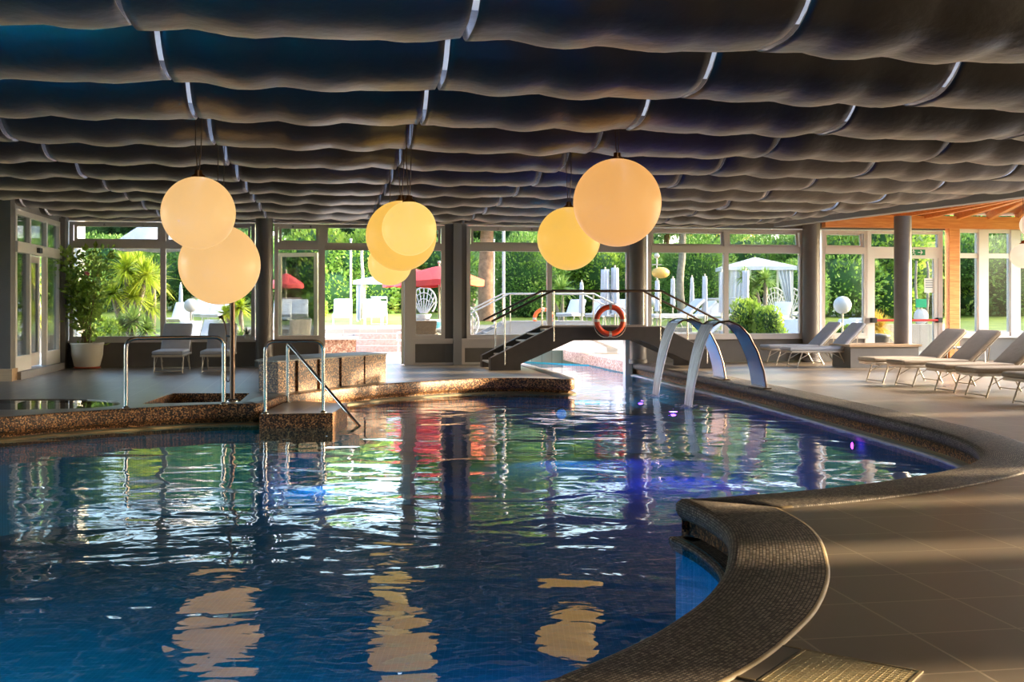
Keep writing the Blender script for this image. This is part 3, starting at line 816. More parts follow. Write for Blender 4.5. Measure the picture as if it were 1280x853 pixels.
names = ['long orange pine rafter nearest the big column', 'second orange pine rafter from the big column', 'middle orange pine rafter of the fan', 'fourth orange pine rafter from the big column', 'rightmost orange pine rafter of the fan']
for (a, b), lb in zip(fan, names):
    mb = MB(); mb.bar((a, b, 3.58), hub, .12, .20); o = bld(mb, 'pine_rafter', M['wood']); tag(o, lb, 'rafter', 'pine rafters of the conservatory roof')
mb = MB(); mb.bar((u(1270), WV-.12, 3.5), (u(1270), WV-.12, 3.95), .14, .14); mb.bar((u(1270), WV-.2, 3.62), (15.3, 21.9, 3.9), .12, .18)
tag(bld(mb, 'pine_strut', M['wood']), 'short orange pine king strut on the wall plate', 'strut')
# boards above rafters
mb = MB(); mb.add([(10.3, WV+.1, 3.62), (18.3, WV+.1, 3.62), (18.3, 19.5, 4.35), (10.9, 19.5, 4.35)], [(0, 1, 2, 3)]); mb.add([(10.3, WV+.1, 3.68), (18.3, WV+.1, 3.68), (18.3, 19.5, 4.41), (10.9, 19.5, 4.41)], [(3, 2, 1, 0)])
struct(bld(mb, 'roof_boards', M['woodboard']), 'brown board ceiling of the conservatory')

# grey edge beam of the canvas ceiling
def ubeam(v): return 10.62-(v-23.8)*.156
mb = MB()
p0, p1 = (ubeam(24.9), 24.9, 3.36), (ubeam(-7), -7, 3.36)
mb.bar(p0, p1, .24, .32)
tag(bld(mb, 'edge_beam', M['beamgrey']), 'long grey beam edging the canvas ceiling on the right', 'beam')
mb = MB(); mb.add([(ubeam(WV), WV, 3.5), (ubeam(-7), -7, 3.5), (ubeam(-7), -7, 5.4), (ubeam(WV), WV, 5.4)], [(0, 1, 2, 3)])
struct(bld(mb, 'wall_upstand', M['roofwhite']))

# roof slab with long skylight slots above the canvas seams
seams = [-9.85, -7.7, -5.55, -3.4, -1.25, .93, 3.1, 5.25, 7.4, 9.55]
mb = MB(); edges = [-13.2] + seams + [18.4]
for i in range(len(edges)-1):
    a = edges[i] + (.22 if i else 0); b = edges[i+1] - (.22 if i < len(edges)-2 else 0)
    vend = WV+.3; 
    if i >= len(edges)-2: mb.box(a, b, -7.2, 15.5, 4.6, 4.7)  # last bay ends early: unseen roof gap added to admit sky light
    else: mb.box(a, b, -7.2, vend, 4.6, 4.7)
struct(bld(mb, 'ceiling', M['roofwhite']), 'roof deck above the canvas drapes')
mb = MB()
for v in [x*2.1-6 for x in range(16)]: mb.box(-13.2, ubeam(min(v, 25)), v, v+.08, 4.5, 4.6)
struct(bld(mb, 'ceiling_joists', M['roofwhite']), 'roof joists above the canvas drapes')

# canvas drapes: one long scalloped canopy per bay between two seams
SP = 1.85; VB = 7.45
def drape(v, fr, k):
    """height of the canvas at v; fr 0..1 position across the canopy, k canopy number"""
    ph = ((v-VB)/SP) % 1.0; row = math.floor((v-VB)/SP+.5)
    s = abs(((v-VB)/SP) - round((v-VB)/SP))*2          # 0 at the belly, 1 at the hanging line
    z = 3.20 + .80*(s**3.0)
    w = fr*2.15
    # scallops between ties, and a slight lift at the seams
    z += (-.030*abs(math.cos(PI*(w+.1*row)/.64)) + .012*math.sin(7.3*w+row*2.1+k) )*(1-s*.6)
    z += .03*(abs(fr-.5)*2)**3*(1-s)
    return z
can = {2: 'outermost left strip', 3: 'leftmost strip in view', 4: 'second strip from the left', 5: 'third strip from the left', 6: 'fourth strip from the left', 7: 'fourth strip from the right', 8: 'third strip from the right', 9: 'second strip from the right', 10: 'rightmost strip beside the grey edge beam'}
cedges = [-12.0] + seams + [11.7, 13.9]
for k in range(2, len(cedges)-1):
    a, b = cedges[k]+.02, cedges[k+1]-.02
    if k == len(cedges)-2: continue
    v0_, v1_ = VB-1.5*SP-SP*3, 25.62
    nv = int((v1_-v0_)/SP*20); nu_ = 34; vs = []; fs = []
    rng = random.Random(k)
    jit = [rng.uniform(-.06, .06) for _ in range(60)]
    last = (k >= len(cedges)-4)
    for i in range(nu_+1):
        fr = i/nu_
        for j in range(nv+1):
            v = v0_+(v1_-v0_)*j/nv
            uu = a+(b-a)*fr
            uu = min(uu, ubeam(v)-.02) if not (k == len(cedges)-3) else uu
            if k == len(cedges)-3: uu = a+(min(ubeam(v)-.02, 14.5)-a)*fr if True else uu
            wv = .03*math.sin(uu*2.6+j*.02)+jit[int((v-v0_)/SP) % 60]*.5
            de = ubeam(v)-uu; lift = .16*max(0, 1-de/1.3)**1.5 if k >= 9 else 0
            vs.append((uu, v, drape(v-wv*0.6, fr, k) + lift + (rng.random()-.5)*.004))
    for i in range(nu_):
        for j in range(nv):
            p = i*(nv+1)+j; fs.append((p, p+nv+1, p+nv+2, p+1))
    mb = MB(); mb.add(vs, fs, 0, True)
    o = bld(mb, 'canvas_canopy', M['fabric'])
    tag(o, 'dark grey scalloped ceiling canvas, ' + can[k], 'canopy', 'canvas canopies under the roof')
    md = o.modifiers.new('thick', 'SOLIDIFY'); md.thickness = .012; md.offset = 1
# pale translucent strips stand in for daylight showing through the canopy slits
light_gap_rows = [-1, 0, 1, 2, 3, 4, 5]
for si, su in enumerate(seams):
    if su < -4 or su > 8: continue
    sn = ['far left', 'left', 'left of centre', 'centre', 'right of centre', 'far right', 'outermost right', ''][min(si-3, 7)]
    for r in range(-1, 3):
        mb = MB(); vs_ = VB+SP*r
        pts = [(su+.0, vs_-.46*SP+SP*.40*q/6, 3.20+.80*((abs((-.46+.40*q/6)))*2)**3.0+.03) for q in range(5)]
        for i in range(4): mb.bar(pts[i], pts[i+1], .05, .006)
        tag(bld(mb, 'canopy_strap', M['strap']), 'white strip standing in for daylight in the %s canopy seam, %s fold from the camera' % (sn, ['first', 'second', 'third', 'fourth'][r+1]), 'strap', 'daylight strips between the canopies')

# left wall with sliding glass door
mb = MB(); mb.box(uL-.25, uL, 21.5, 21.8, 0, 3.34); mb.box(-13.1, uL-.02, 21.5, 21.7, 0, 3.9)
struct(bld(mb, 'wall_left', M['darkwall']), 'dark grey pier at the left end of the room')
mb = MB(); mb.box(-13.1, uL+.04, 21.44, 21.5, 0, .22); mb.box(uL, uL+.03, 21.5, 21.88, 0, .22); struct(bld(mb, 'baseboard_left', M['woodtop']))
mb = MB(); mb.box(uL-.3, uL+.10, 21.82, WV-.36, 0, .14); struct(bld(mb, 'trim_6', M['beamgrey']), 'grey step below the sliding door')
mb = MB(); mb.box(uL-.25, uL-.02, 21.82, WV, 3.16, 3.9); struct(bld(mb, 'wall_left_header', M['beamgrey']))
d = thing('door_2', 'd', 'd', (0, 0, 0), TH); del d['label']; del d['category']; d['kind'] = 'structure'
f = MB(); x0, x1 = uL-.10, uL+.0
va, vb = 21.84, WV-.34
f.box(x0, x1, va, va+.12, .14, 3.16); f.box(x0, x1, vb-.12, vb, .14, 3.16); f.box(x0, x1+.04, va, vb, 2.36, 2.56); f.box(x0, x1, va, vb, 3.06, 3.16)
for q in (22.9, 24.2): f.box(x0, x1, q-.06, q+.06, .14, 3.06)
f.box(x0, x1, va+.12, 22.84, .14, .42); f.box(x0, x1, 24.26, vb-.12, .14, .42)
f.build('door_frame', M['whiteframe'], d)
f = MB(); f.box(x0-.08, x0-.02, 22.96, 23.08, .16, 2.36); f.box(x0-.08, x0-.02, 24.0, 24.12, .16, 2.36); f.box(x0-.08, x0-.02, 23.08, 24.0, .16, .42); f.box(x0-.08, x0-.02, 23.08, 24.0, 2.22, 2.36)
f.build('sliding_leaf', M['frame'], d)
g = MB(); g.box(x0+.03, x0+.04, va+.1, 22.85, .4, 2.36); g.box(x0+.03, x0+.04, 24.25, vb-.1, .4, 2.36); g.box(x0-.055, x0-.045, 23.08, 24.0, .42, 2.22); g.box(x0+.03, x0+.04, va+.1, vb-.1, 2.56, 3.06)
g.build('glass_pane', M['glass'], d)
f = MB(); f.box(x1+.04, x1+.10, 23.2, 23.42, 2.40, 2.50); f.build('door_sensor', M['black'], d)

# right wall with sun openings; unseen rear and far left openings shaped for fill light
def pier_wall(name, along, fixed, lo, hi, opens, zb, zt, m, H=4.6, th=.3):
    mb = MB(); cur = lo
    for a, b in sorted(opens):
        rng_ = (cur, a)
        for (p, q, z0, z1) in ((cur, a, 0, H), (a, b, 0, zb), (a, b, zt, H)):
            if q-p < .001 or z1-z0 < .001: continue
            if along == 'v': mb.box(fixed, fixed+th, p, q, z0, z1)
            else: mb.box(p, q, fixed-th, fixed, z0, z1)
        cur = b
    if along == 'v': mb.box(fixed, fixed+th, cur, hi, 0, H)
    else: mb.box(cur, hi, fixed-th, fixed, 0, H)
    return struct(bld(mb, name, m))
pier_wall('wall_right', 'v', 18.0, -7, WV+.2, SUN_OPEN, .1, 3.3, M['darkwall'])
pier_wall('wall_front', 'u', -7.0, -13.2, 18.3, [(-11, -8)], .3, 1.6, M['darkwall'])
pier_wall('wall_left_far', 'v', -13.2, -7, 21.5, [(14.6, 17.8), (18.0, 21.3)], .1, 3.3, M['darkwall'])
# ------------------------------------------------------------------ globe lamps
def globe(px, py, dpx, Y, material, label, cords, ztop=3.26, bulge=1.0):
    D = dpx/F*Y; x, z = P(px, Y), EYE+(380-py)/F*Y
    t = thing('pendant_globe_lamp', label, 'pendant lamp', (x, Y, z-D/2), 0, 'big glowing globe lamps under the canvas')
    mb = MB(); mb.sphere((0, 0, D/2), D/2, 56, 32); mb.build('globe_shade', material, t)
    mb = MB(); mb.lathe([(.001, .07), (.035, .068), (.04, .03), (.07, .012), (.075, -.004)], (0, 0, D-.004), 20); mb.build('cap', M['brass'], t)
    for dx in cords:
        mb = MB(); h = ztop-(z+D/2)
        mb.tube([(dx*.3, 0, D+.05), (dx, 0, D+.05+h*.5), (dx*1.1, .02, D+h+.15)], .005, 6); mb.build('cord', M['bronze'], t)
    return t
globe(248, 266.5, 91, 11.2, GL_A, 'peach globe lamp hanging upper left, partly covering a larger one', (-.03, .03))
globe(274.5, 331, 100, 13.3, GL_A, 'peach globe lamp low on the left, directly in front of the shower pole', (-.02, .05))
globe(511.5, 286, 68, 12.3, GL_D, 'small pale yellow globe lamp nearest in the central cluster', (-.03, .02))
globe(501.5, 295, 88, 13.6, GL_B, 'large amber globe lamp behind the small one in the central cluster', (-.03, .03))
globe(487.5, 329.5, 55, 15.3, GL_D, 'lowest globe lamp peeking out below the central cluster', (0,))
globe(711, 298.5, 79, 14.4, GL_B, 'yellow globe lamp right of centre, lower and farther of the pair', (-.03, .03))
globe(771.5, 253.5, 110, 12.0, GL_C, 'largest orange globe lamp, front one of the pair right of centre', (-.02, .02))
globe(1279, 320, 31, 24.3, GL_W, 'cream globe lamp cut by the right edge, lower one in the conservatory', (0,), 3.9)
globe(1291, 281, 31, 24.9, GL_W, 'cream globe lamp cut by the right edge, upper one in the conservatory', (0,), 4.0)

# ------------------------------------------------------------------ steel rails
def bend_path(pts, r=.13, n=6):
    out = [V3(pts[0])]
    for i in range(1, len(pts)-1):
        a, b, c = V3(pts[i-1]), V3(pts[i]), V3(pts[i+1])
        p = b+(a-b).normalized()*r; q = b+(c-b).normalized()*r
        for k in range(n+1):
            t = k/n; out.append(p*(1-t)**2+b*2*t*(1-t)+q*t*t)
    out.append(V3(pts[-1])); return out
def rail(label, p0, p1, h, r=.024, zb=0.0):
    t = thing('handrail', label, 'handrail', (p0[0], p0[1], zb))
    d = V3((p1[0]-p0[0], p1[1]-p0[1], 0))
    mb = MB(); mb.tube(bend_path([(0, 0, 0), (0, 0, h), d+V3((0, 0, h)), d], .14), r, 14); mb.build('rail_tube', M['steel'], t)
    for q in (V3((0, 0, 0)), d):
        mb = MB(); mb.lathe([(.05, 0), (.05, .008), (r+.004, .014), (r, .03)], q, 20); mb.build('foot_flange', M['steel'], t)
    return t
A_, B_ = G(157.5, 510.5), G(279.5, 505.5)
rail('wide inverted U steel rail on the far left deck edge', A_, B_, .93, .027, .005)
A_, B_ = G(331.5, 517, -.09), G(404, 515.5, -.09)
rail('inverted U steel rail standing on the front of the landing step', A_, B_, .98, .024, -.092)
A_ = G(359.5, 503.0, -.09)
t = thing('handrail', 'steel rail with a straight bar sloping down from the landing into the water', 'handrail', (A_[0], A_[1], -.092))
mb = MB(); end = V3((P(452, 15.55)-A_[0], 15.55-A_[1]-.1, -.22))
Z0 = EYE+(380-431)/F*A_[1]+.092
mb.tube(bend_path([(0, 0, 0), (0, 0, Z0+.03), end], .09), .024, 14); mb.build('rail_tube', M['steel'], t)
mb = MB(); mb.lathe([(.05, 0), (.05, .008), (.028, .014)], (0, 0, 0), 20); mb.build('foot_flange', M['steel'], t)

# shower pole
x, y = G(290.5, 502)
t = thing('pool_shower', 'tall steel shower pole with a hand shower behind the low peach globe', 'shower', (x, y, 0))
mb = MB(); mb.tube([(0, 0, 0), (0, 0, 2.05)], .036, 16); mb.build('pole', M['bronze'], t)
mb = MB(); mb.lathe([(.085, 0), (.085, .02), (.045, .035)], (0, 0, 0), 24); mb.build('base_flange', M['steel'], t)
mb = MB(); mb.tube(catmull3([(0, 0, 2.0), (-.02, 0, 2.12), (-.12, 0, 2.18), (-.2, 0, 2.12)]), .018, 10); mb.lathe([(.02, 0), (.08, -.03), (.08, -.05), (.001, -.05)], (-.2, 0, 2.12), 24); mb.build('shower_head', M['steel'], t)
mb = MB(); mb.tube([(-.02, 0, .93), (-.09, 0, .94)], .014, 8); mb.build('bracket', M['steel'], t)
mb = MB(); mb.tube([(-.085, 0, .86), (-.09, 0, 1.0), (-.11, 0, 1.12), (-.15, 0, 1.20)], .013, 8); mb.sphere((-.165, 0, 1.21), .036, 14, 8, sc=(1, 1, .6)); mb.build('hand_shower', M['bronze'], t)
mb = MB(); mb.tube(catmull3([(-.085, 0, .86), (-.10, .0, .6), (-.10, 0, .40), (-.08, 0, .30), (-.05, 0, .29), (-.03, 0, .38), (-.03, 0, .6)]), .008, 8); mb.build('hose', M['bronze'], t)

# ------------------------------------------------------------------ pebbledash bench wall
t = thing('pebbledash_bench', 'long pebbledash bench block with a pale top beside the landing rails', 'bench')
A, B, C, D_, E = (-4.06, 17.72), (-3.66, 17.50), (-2.27, 20.1), (-2.75, 20.75), (-4.0, 19.2)
Bv, Cv = V3(B), V3(C); H = .49
mb = MB(); inn = lambda p: (p[0]+( -3.3-p[0])*.05, p[1]+(19.2-p[1])*.05)
mb.prism([inn(p) for p in (A, B, C, D_, E)], .0, H-.0); mb.build('body', M['pebble'], t)
js = [0, .15, .335, .535, .775, 1.0]
nrm = V3(((Cv-Bv).y, -(Cv-Bv).x)).normalized()
for i in range(5):
    p = Bv.lerp(Cv, js[i]+(.012 if i else 0)); q = Bv.lerp(Cv, js[i+1]-(.012 if i < 4 else 0))
    bulge = .03*math.sin(PI*(js[i]+js[i+1])/2)
    mb = MB(); mb.prism([(p-nrm*.08)[:], (q-nrm*.08)[:], (q+nrm*bulge)[:], (p+nrm*bulge)[:]], .004, H); fix_normals(mb.build('facing_block', M['pebble'], t))
mb = MB(); mb.prism([(-4.07, 17.71), (-3.66, 17.46), (-2.24, 20.1), (-2.75, 20.77), (-4.01, 19.22)], H, H+.022); mb.build('top_slab', M['terrace'], t)

# ------------------------------------------------------------------ footbridge
def bridge(label, u0, v0, mats, with_ring=True):
    t = thing('footbridge', label, 'bridge', UV(u0, v0, 0), TH)
    ms, me, mt, mr, mp = mats
    W = 1.28
    prof = [(-2.52, 0), (-2.52, .26), (-1.19, .905), (1.19, .905), (2.52, .26), (2.52, 0), (1.88, 0), (1.88, .13), (.74, .62), (-.74, .62), (-1.88, .13), (-1.88, 0)]
    for s, y in ((0, 0), (1, W)):
        mb = MB(); mb.prism(prof, y-.035, y+.035, axis='y'); o = fix_normals(mb.build('stringer', M[ms], t))
        e = MB()
        for a, b in zip(prof[0:5], prof[1:6]): e.bar((a[0], y, a[1]+.006), (b[0], y, b[1]+.006), .085, .016, up=(0, 1, 0) if abs(a[0]-b[0]) < .01 else (0, 0, 1))
        e.build('edge_strip', M[me], o)
    n = 5
    for sgn in (-1, 1):
        for k in range(n):
            f = (k+.3)/n; xx = sgn*(2.45-(2.45-1.2)*f); z = .06+(.80-.06)*f*1.0+.06
            mb = MB(); mb.box(xx-.15, xx+.15, .05, W-.05, z-.03, z); mb.build('tread', M[mt], t)
    mb = MB(); mb.box(-1.22, 1.22, .04, W-.04, .80, .85); mb.build('walkway', M[mt], t)
    for y in (-.02, W+.02):
        pts = [(-2.50, y, 1.03), (-1.19, y, 1.68), (1.19, y, 1.68), (2.50, y, 1.03)]
        mb = MB(); mb.tube(pts, .024, 10); mb.build('top_rail', M[mr], t)
        for px_, zt, zb in ((-2.22, 1.17, .41), (-1.17, 1.68, .905), (1.17, 1.68, .905), (2.22, 1.17, .41)):
            mb = MB(); mb.tube([(px_, y, zb-.3), (px_, y, zt)], .019, 10); mb.build('rail_post', M[mp], t)
    return t
bridge('dark arched footbridge with bronze handrails crossing the pool channel', 5.92, 23.3, ('stringer', 'stringeredge', 'tread', 'bronze', 'steel'))
bridge('white arched footbridge outside the window crossing the outdoor channel', 6.15, 30.4, ('white', 'white', 'white', 'white', 'alu'))

# life ring
def life_ring(px, py, D, v, label, m, band, ropes=True):
    uu = px2u(px, v); z = zat(py, px, v); R = D*.42; r = D*.085
    t = thing('life_ring', label, 'life ring', UV(uu, v, z), TH)
    mb = MB(); mb.tube([(R*math.cos(2*PI*k/48), 0, R*math.sin(2*PI*k/48)) for k in range(48)], r, 14, closed=True); mb.build('ring', M[m], t)
    for a in (0, PI/2, PI, PI*1.5):
        mb = MB(); mb.tube([(R*math.cos(a+da), 0, R*math.sin(a+da)) for da in (-.1, -.05, 0, .05, .1)], r*1.06, 14); mb.build('band', M[band], t)
    if ropes:
        for k in range(4):
            a0 = PI/4*(2*k)+.0
            pts = [((R+r*1.1+.03*math.sin(PI*j/8))*math.cos(a0+PI/2*j/8), -.01, (R+r*1.1+.05*math.sin(PI*j/8))*math.sin(a0+PI/2*j/8)) for j in range(9)]
            mb = MB(); mb.tube(pts, .006, 6); mb.build('grab_rope', M['rope'], t)
        mb = MB(); mb.tube([(-.13, 0, R*.95), (-.02, .06, .66), (.02, .06, .66), (.13, 0, R*.95)], .005, 6); mb.build('hanging_rope', M['rope'], t)
    return t
life_ring(762.5, 400.8, .68, 23.15, 'orange red life ring with grey bands hanging on the dark footbridge', 'ring', 'ringband')
life_ring(679.5, 398.5, .62, 31.2, 'bright orange life ring outside behind the dark footbridge', 'ring_o', 'white', False)

# ------------------------------------------------------------------ water blade fountains
def fountain(base, label, wv=.60):
    t = thing('fountain_blade', label, 'fountain', UV(base[0], base[1], .012), TH)
    path = [(0, 0), (-.05, .30), (-.15, .60), (-.30, .88), (-.46, 1.04), (-.64, 1.11), (-.80, 1.09), (-.90, 1.03)]
    def strip(pts, w0, w1, th, name, m, taper=None, X0=0):
        c = catmull([(a, b) for a, b in pts], 6); n = len(c); mb = MB(); vs = []
        for i, (a, b) in enumerate(c):
            p = V3(c[max(0, i-1)]); q = V3(c[min(n-1, i+1)]); d = (q-p).normalized(); nn = V3((-d.y, d.x))
            w = w0+(w1-w0)*i/(n-1)
            for yy in (-w/2, w/2):
                for s in (0, th): vs.append((a+nn.x*s, yy, b+nn.y*s))
        fs = []
        for i in range(n-1):
            o = i*4
            fs += [(o, o+4, o+6, o+2), (o+1, o+3, o+7, o+5), (o, o+1, o+5, o+4), (o+2, o+6, o+7, o+3)]
        fs += [(0, 2, 3, 1), (4*n-4, 4*n-3, 4*n-1, 4*n-2)]
        mb.add(vs, fs, 0, False)
        return fix_normals(mb.build(name, m, t))
    strip(path, wv, wv*.94, .018, 'steel_blade', M['arch'])
    for sy in (-wv/2, wv/2):
        mb = MB(); mb.tube([(a, sy*(1-.06*i/7), b) for i, (a, b) in enumerate(path)], .016, 8); mb.build('blade_rim', M['archedge'], t)
    mb = MB(); mb.rbox(-.07, .07, -wv/2-.05, wv/2+.05, 0, .025, .01); mb.build('foot_plate', M['archedge'], t)
    # falling sheet with its own thickness, breaking into the surface
    c = catmull([(-.88, 1.045), (-.98, .86), (-1.07, .58), (-1.14, .28), (-1.19, 0), (-1.225, -.30)], 8); n = len(c)
    for nm, off in (('water_sheet', 0.0),):
        mb = MB(); vs = []; K = 16
        for i, (a, b) in enumerate(c):
            f = i/(n-1); w = wv*(.92-.34*f)
            for k in range(K+1):
                yy = -w/2+w*k/K; vs.append((a+.010*math.sin(k*2.3+f*3)-.012*math.sin(k*.9), yy, b))
            for k in range(K+1):
                yy = w/2-w*k/K; vs.append((a-.022+.010*math.sin((K-k)*1.9+f*4), yy, b))
        R = 2*(K+1); fs = []
        for i in range(n-1):
            for k in range(R):
                fs.append((i*R+k, i*R+(k+1) % R, (i+1)*R+(k+1) % R, (i+1)*R+k))
        mb.add(vs, fs, 0, True); s = fix_normals(mb.build(nm, M['curtain'], t))
    mb = MB(); rg = random.Random(3)
    for k in range(46):
        a = rg.uniform(0, 2*PI); rr = rg.uniform(.02, .30); mb.sphere((-1.24+rr*math.cos(a)*.7, rr*math.sin(a)*1.2, -.287+rg.uniform(0, .012)), rg.uniform(.006, .02), 8, 6, sc=(1.6, 1.6, .5))
    f_ = mb.build('splash_foam', M['whitecloth'], t); f_['kind'] = 'stuff'
    return t
fountain((7.07, 17.62), 'front curved steel water blade pouring a sheet of water into the pool')
fountain((7.16, 19.75), 'rear curved steel water blade pouring a sheet of water beside the bridge')
VIO = (.22, .06, 1, 1)
p1 = UV(5.55, 17.5, -.9); pool_lamp((p1.x, p1.y, -.42), (0, -.3, 1), VIO, 15, 'violet underwater lamp below the front water blade', .05, 2)
p2 = UV(5.6, 19.6, -.9); pool_lamp((p2.x, p2.y, -.42), (0, -.3, 1), VIO, 12, 'violet underwater lamp below the rear water blade', .05, 2)
pool_lamp((4.38, 14.35, -.42), (-1, -.1, .0), (.7, .05, 1, 1), 2, 'small magenta underwater lamp on the right pool wall', .045, 6)
pool_lamp((-8.6, 6.0, -.8), (1, .1, 0), (.02, .36, .9, 1), 250, 'blue underwater lamp on the left pool wall')
pool_lamp((-4.6, 3.6, -.9), (.2, 1, 0), (.05, .62, .7, 1), 200, 'added blue fill lamp under water on the near pool wall')  # this lamp and those below are added to tint the water
pool_lamp((-3.0, 17.6, -.8), (.5, -1, 0), (.06, .35, 1, 1), 14, 'added blue fill lamp under water below the far left bench')
pool_lamp((.9, 20.4, -.6), (0, -1, -.1), (.05, .3, 1, 1), 8, 'added blue fill lamp under water below the deck tip at the bridge')
pool_lamp((1.0, 24.0, -.45), (1, .1, 0), (.1, .65, 1, 1), 16, 'added pale blue fill lamp in the channel water under the bridge')
pool_lamp((1.12, 6.9, -.8), (-1, .3, 0), (.06, .3, 1, 1), 12, 'added blue fill lamp under water below the near right coping')

# ------------------------------------------------------------------ sun loungers
def make_lounger(name, label, cush, frame, angle=38, sunshade=False, cushion=True, detail=True):
    t = thing(name, label, 'sun lounger', (0, 0, 0))
    L_, W_, HZ, HX = 1.95, .62, .345, 1.22
    ca, sa = math.cos(math.radians(angle)), math.sin(math.radians(angle))
    bl = .76
    f = MB()
    for s in (-1, 1):
        y = s*(W_/2-.02); f.rbox(0, HX+.28, y-.016, y+.016, HZ-.02, HZ+.025, .008, n=1)
    f.bar((.02, -W_/2+.02, HZ), (.02, W_/2-.02, HZ), .04, .04); f.bar((HX, -W_/2+.02, HZ), (HX, W_/2-.02, HZ), .03, .03); f.bar((.62, -W_/2+.02, HZ-.01), (.62, W_/2-.02, HZ-.01), .03, .03)
    f.build('frame', M[frame], t)
    b = MB(); bx = HX+bl*ca; bz = HZ+.03+bl*sa
    for s in (-1, 1):
        y = s*(W_/2-.035); b.tube(bend_path([(HX, y, HZ+.02), (bx+.04*ca, y, bz+.04*sa), (bx+.04*ca, -y*.0, bz+.04*sa)], .05, 4), .013, 8)
    b.bar((HX+bl*.5*ca, -W_/2+.03, HZ+bl*.5*sa), (HX+bl*.5*ca, W_/2-.03, HZ+bl*.5*sa), .02, .02)
    b.build('back_frame', M[frame], t)
    st = MB()
    for s in (-1, 1):
        y = s*(W_/2-.02); st.bar((HX+bl*.62*ca, y, HZ+bl*.62*sa), (HX+.30, y, HZ-.01), .016, .016)
    st.build('back_strut', M[frame], t)
    for k, (xt, xb) in enumerate(((.26, .14), (1.12, 1.30))):
        for s in (-1, 1):
            y = s*(W_/2-.03); mb = MB(); mb.tube([(xt, y, HZ-.01), (xb, y, .0)], .014, 8); mb.build('leg', M[frame], t)
        mb = MB(); z = .035; xx = xb+(xt-xb)*z/HZ; mb.tube([(xx, -W_/2+.03, z), (xx, W_/2-.03, z)], .011, 8); mb.build('stretcher', M[frame], t)
    br = MB()
    for s in (-1, 1):
        y = s*(W_/2-.05); br.bar((.19, y, .17), (.48, y, HZ-.02), .008, .012); br.bar((1.23, y, .17), (.95, y, HZ-.02), .008, .012)
    br.build('brace', M[frame], t)
    if cushion:
        c = MB(); c.rbox(-.03, HX+.01, -W_/2+.01, W_/2-.01, HZ+.028, HZ+.105, .032, puff=.012); c.build('seat_cushion', M[cush], t)
        X = Matrix.Translation((HX, 0, HZ+.03)) @ Matrix.Rotation(-math.radians(angle), 4, 'Y')
        c = MB(); c.rbox(-.02, bl+.02, -W_/2+.01, W_/2-.01, .012, .09, .032, X=X, puff=.014); c.build('back_cushion', M[cush], t)
    else:
        c = MB(); c.rbox(.02, HX, -W_/2+.03, W_/2-.03, HZ+.02, HZ+.035, .006, n=1); c.build('sling_seat', M[cush], t)
        X = Matrix.Translation((HX, 0, HZ+.03)) @ Matrix.Rotation(-math.radians(angle), 4, 'Y')
        c = MB(); c.rbox(0, bl, -W_/2+.03, W_/2-.03, -.006, .01, .006, n=1, X=X); c.build('sling_back', M[cush], t)
    if sunshade:
        X = Matrix.Translation((bx, 0, bz+.06)) @ Matrix.Rotation(math.radians(8), 4, 'Y')
        c = MB(); c.rbox(-.46, .06, -W_/2, W_/2, .10, .125, .01, n=1, X=X)
        for s in (-1, 1): c.tube([(bx, s*(W_/2-.01), bz), (bx, s*(W_/2-.01), bz+.17)], .012, 6)
        c.build('sunshade', M[cush], t)
    return t
pr = Proto(make_lounger('sun_lounger', '', 'cushion', 'alu', 42))
labs = ['taupe cushioned sun lounger farthest back in the right row', 'taupe cushioned sun lounger second from the back in the right row', 'taupe cushioned sun lounger in the middle of the right row',
        'taupe cushioned sun lounger second from the front in the right row', 'taupe cushioned sun lounger nearest the camera, cut by the right edge']
for (a, b, dr), lb in zip(((9.50, 18.65, 2), (9.55, 17.72, 1), (9.58, 16.50, 0), (9.50, 15.50, -1), (9.40, 14.15, -1)), labs):
    pr.place(UV(a, b), TH+math.radians(dr), lb, 'taupe loungers in the right row')
pg = Proto(make_lounger('sun_lounger', '', 'cushion_g', 'alu', 45))
pg.place(UV(10.02, 23.45), TH, 'pale grey cushioned sun lounger in front of the pair by the fourth window', 'pale grey loungers by the windows')
pg.place(UV(10.02, 24.62), TH, 'pale grey cushioned sun lounger at the back of the pair by the fourth window', 'pale grey loungers by the windows')
pg.place(UV(-3.16, 23.35), TH+PI/2, 'pale grey sun lounger left of the two under the first window', 'pale grey loungers by the windows')
pg.place(UV(-2.22, 23.35), TH+PI/2, 'pale grey sun lounger behind the shower pole under the first window', 'pale grey loungers by the windows')
# small white side table behind the right row
t = thing('side_table', 'small white side table behind the right row of loungers', 'table', UV(12.6, 20.6), TH)
mb = MB(); mb.rbox(-.3, .3, -.3, .3, .50, .54, .015); mb.build('table_top', M['white'], t)
for sx in (-1, 1):
    for sy in (-1, 1): mb = MB(); mb.tube([(sx*.26, sy*.26, 0), (sx*.25, sy*.25, .5)], .016, 8); mb.build('leg', M['white'], t)

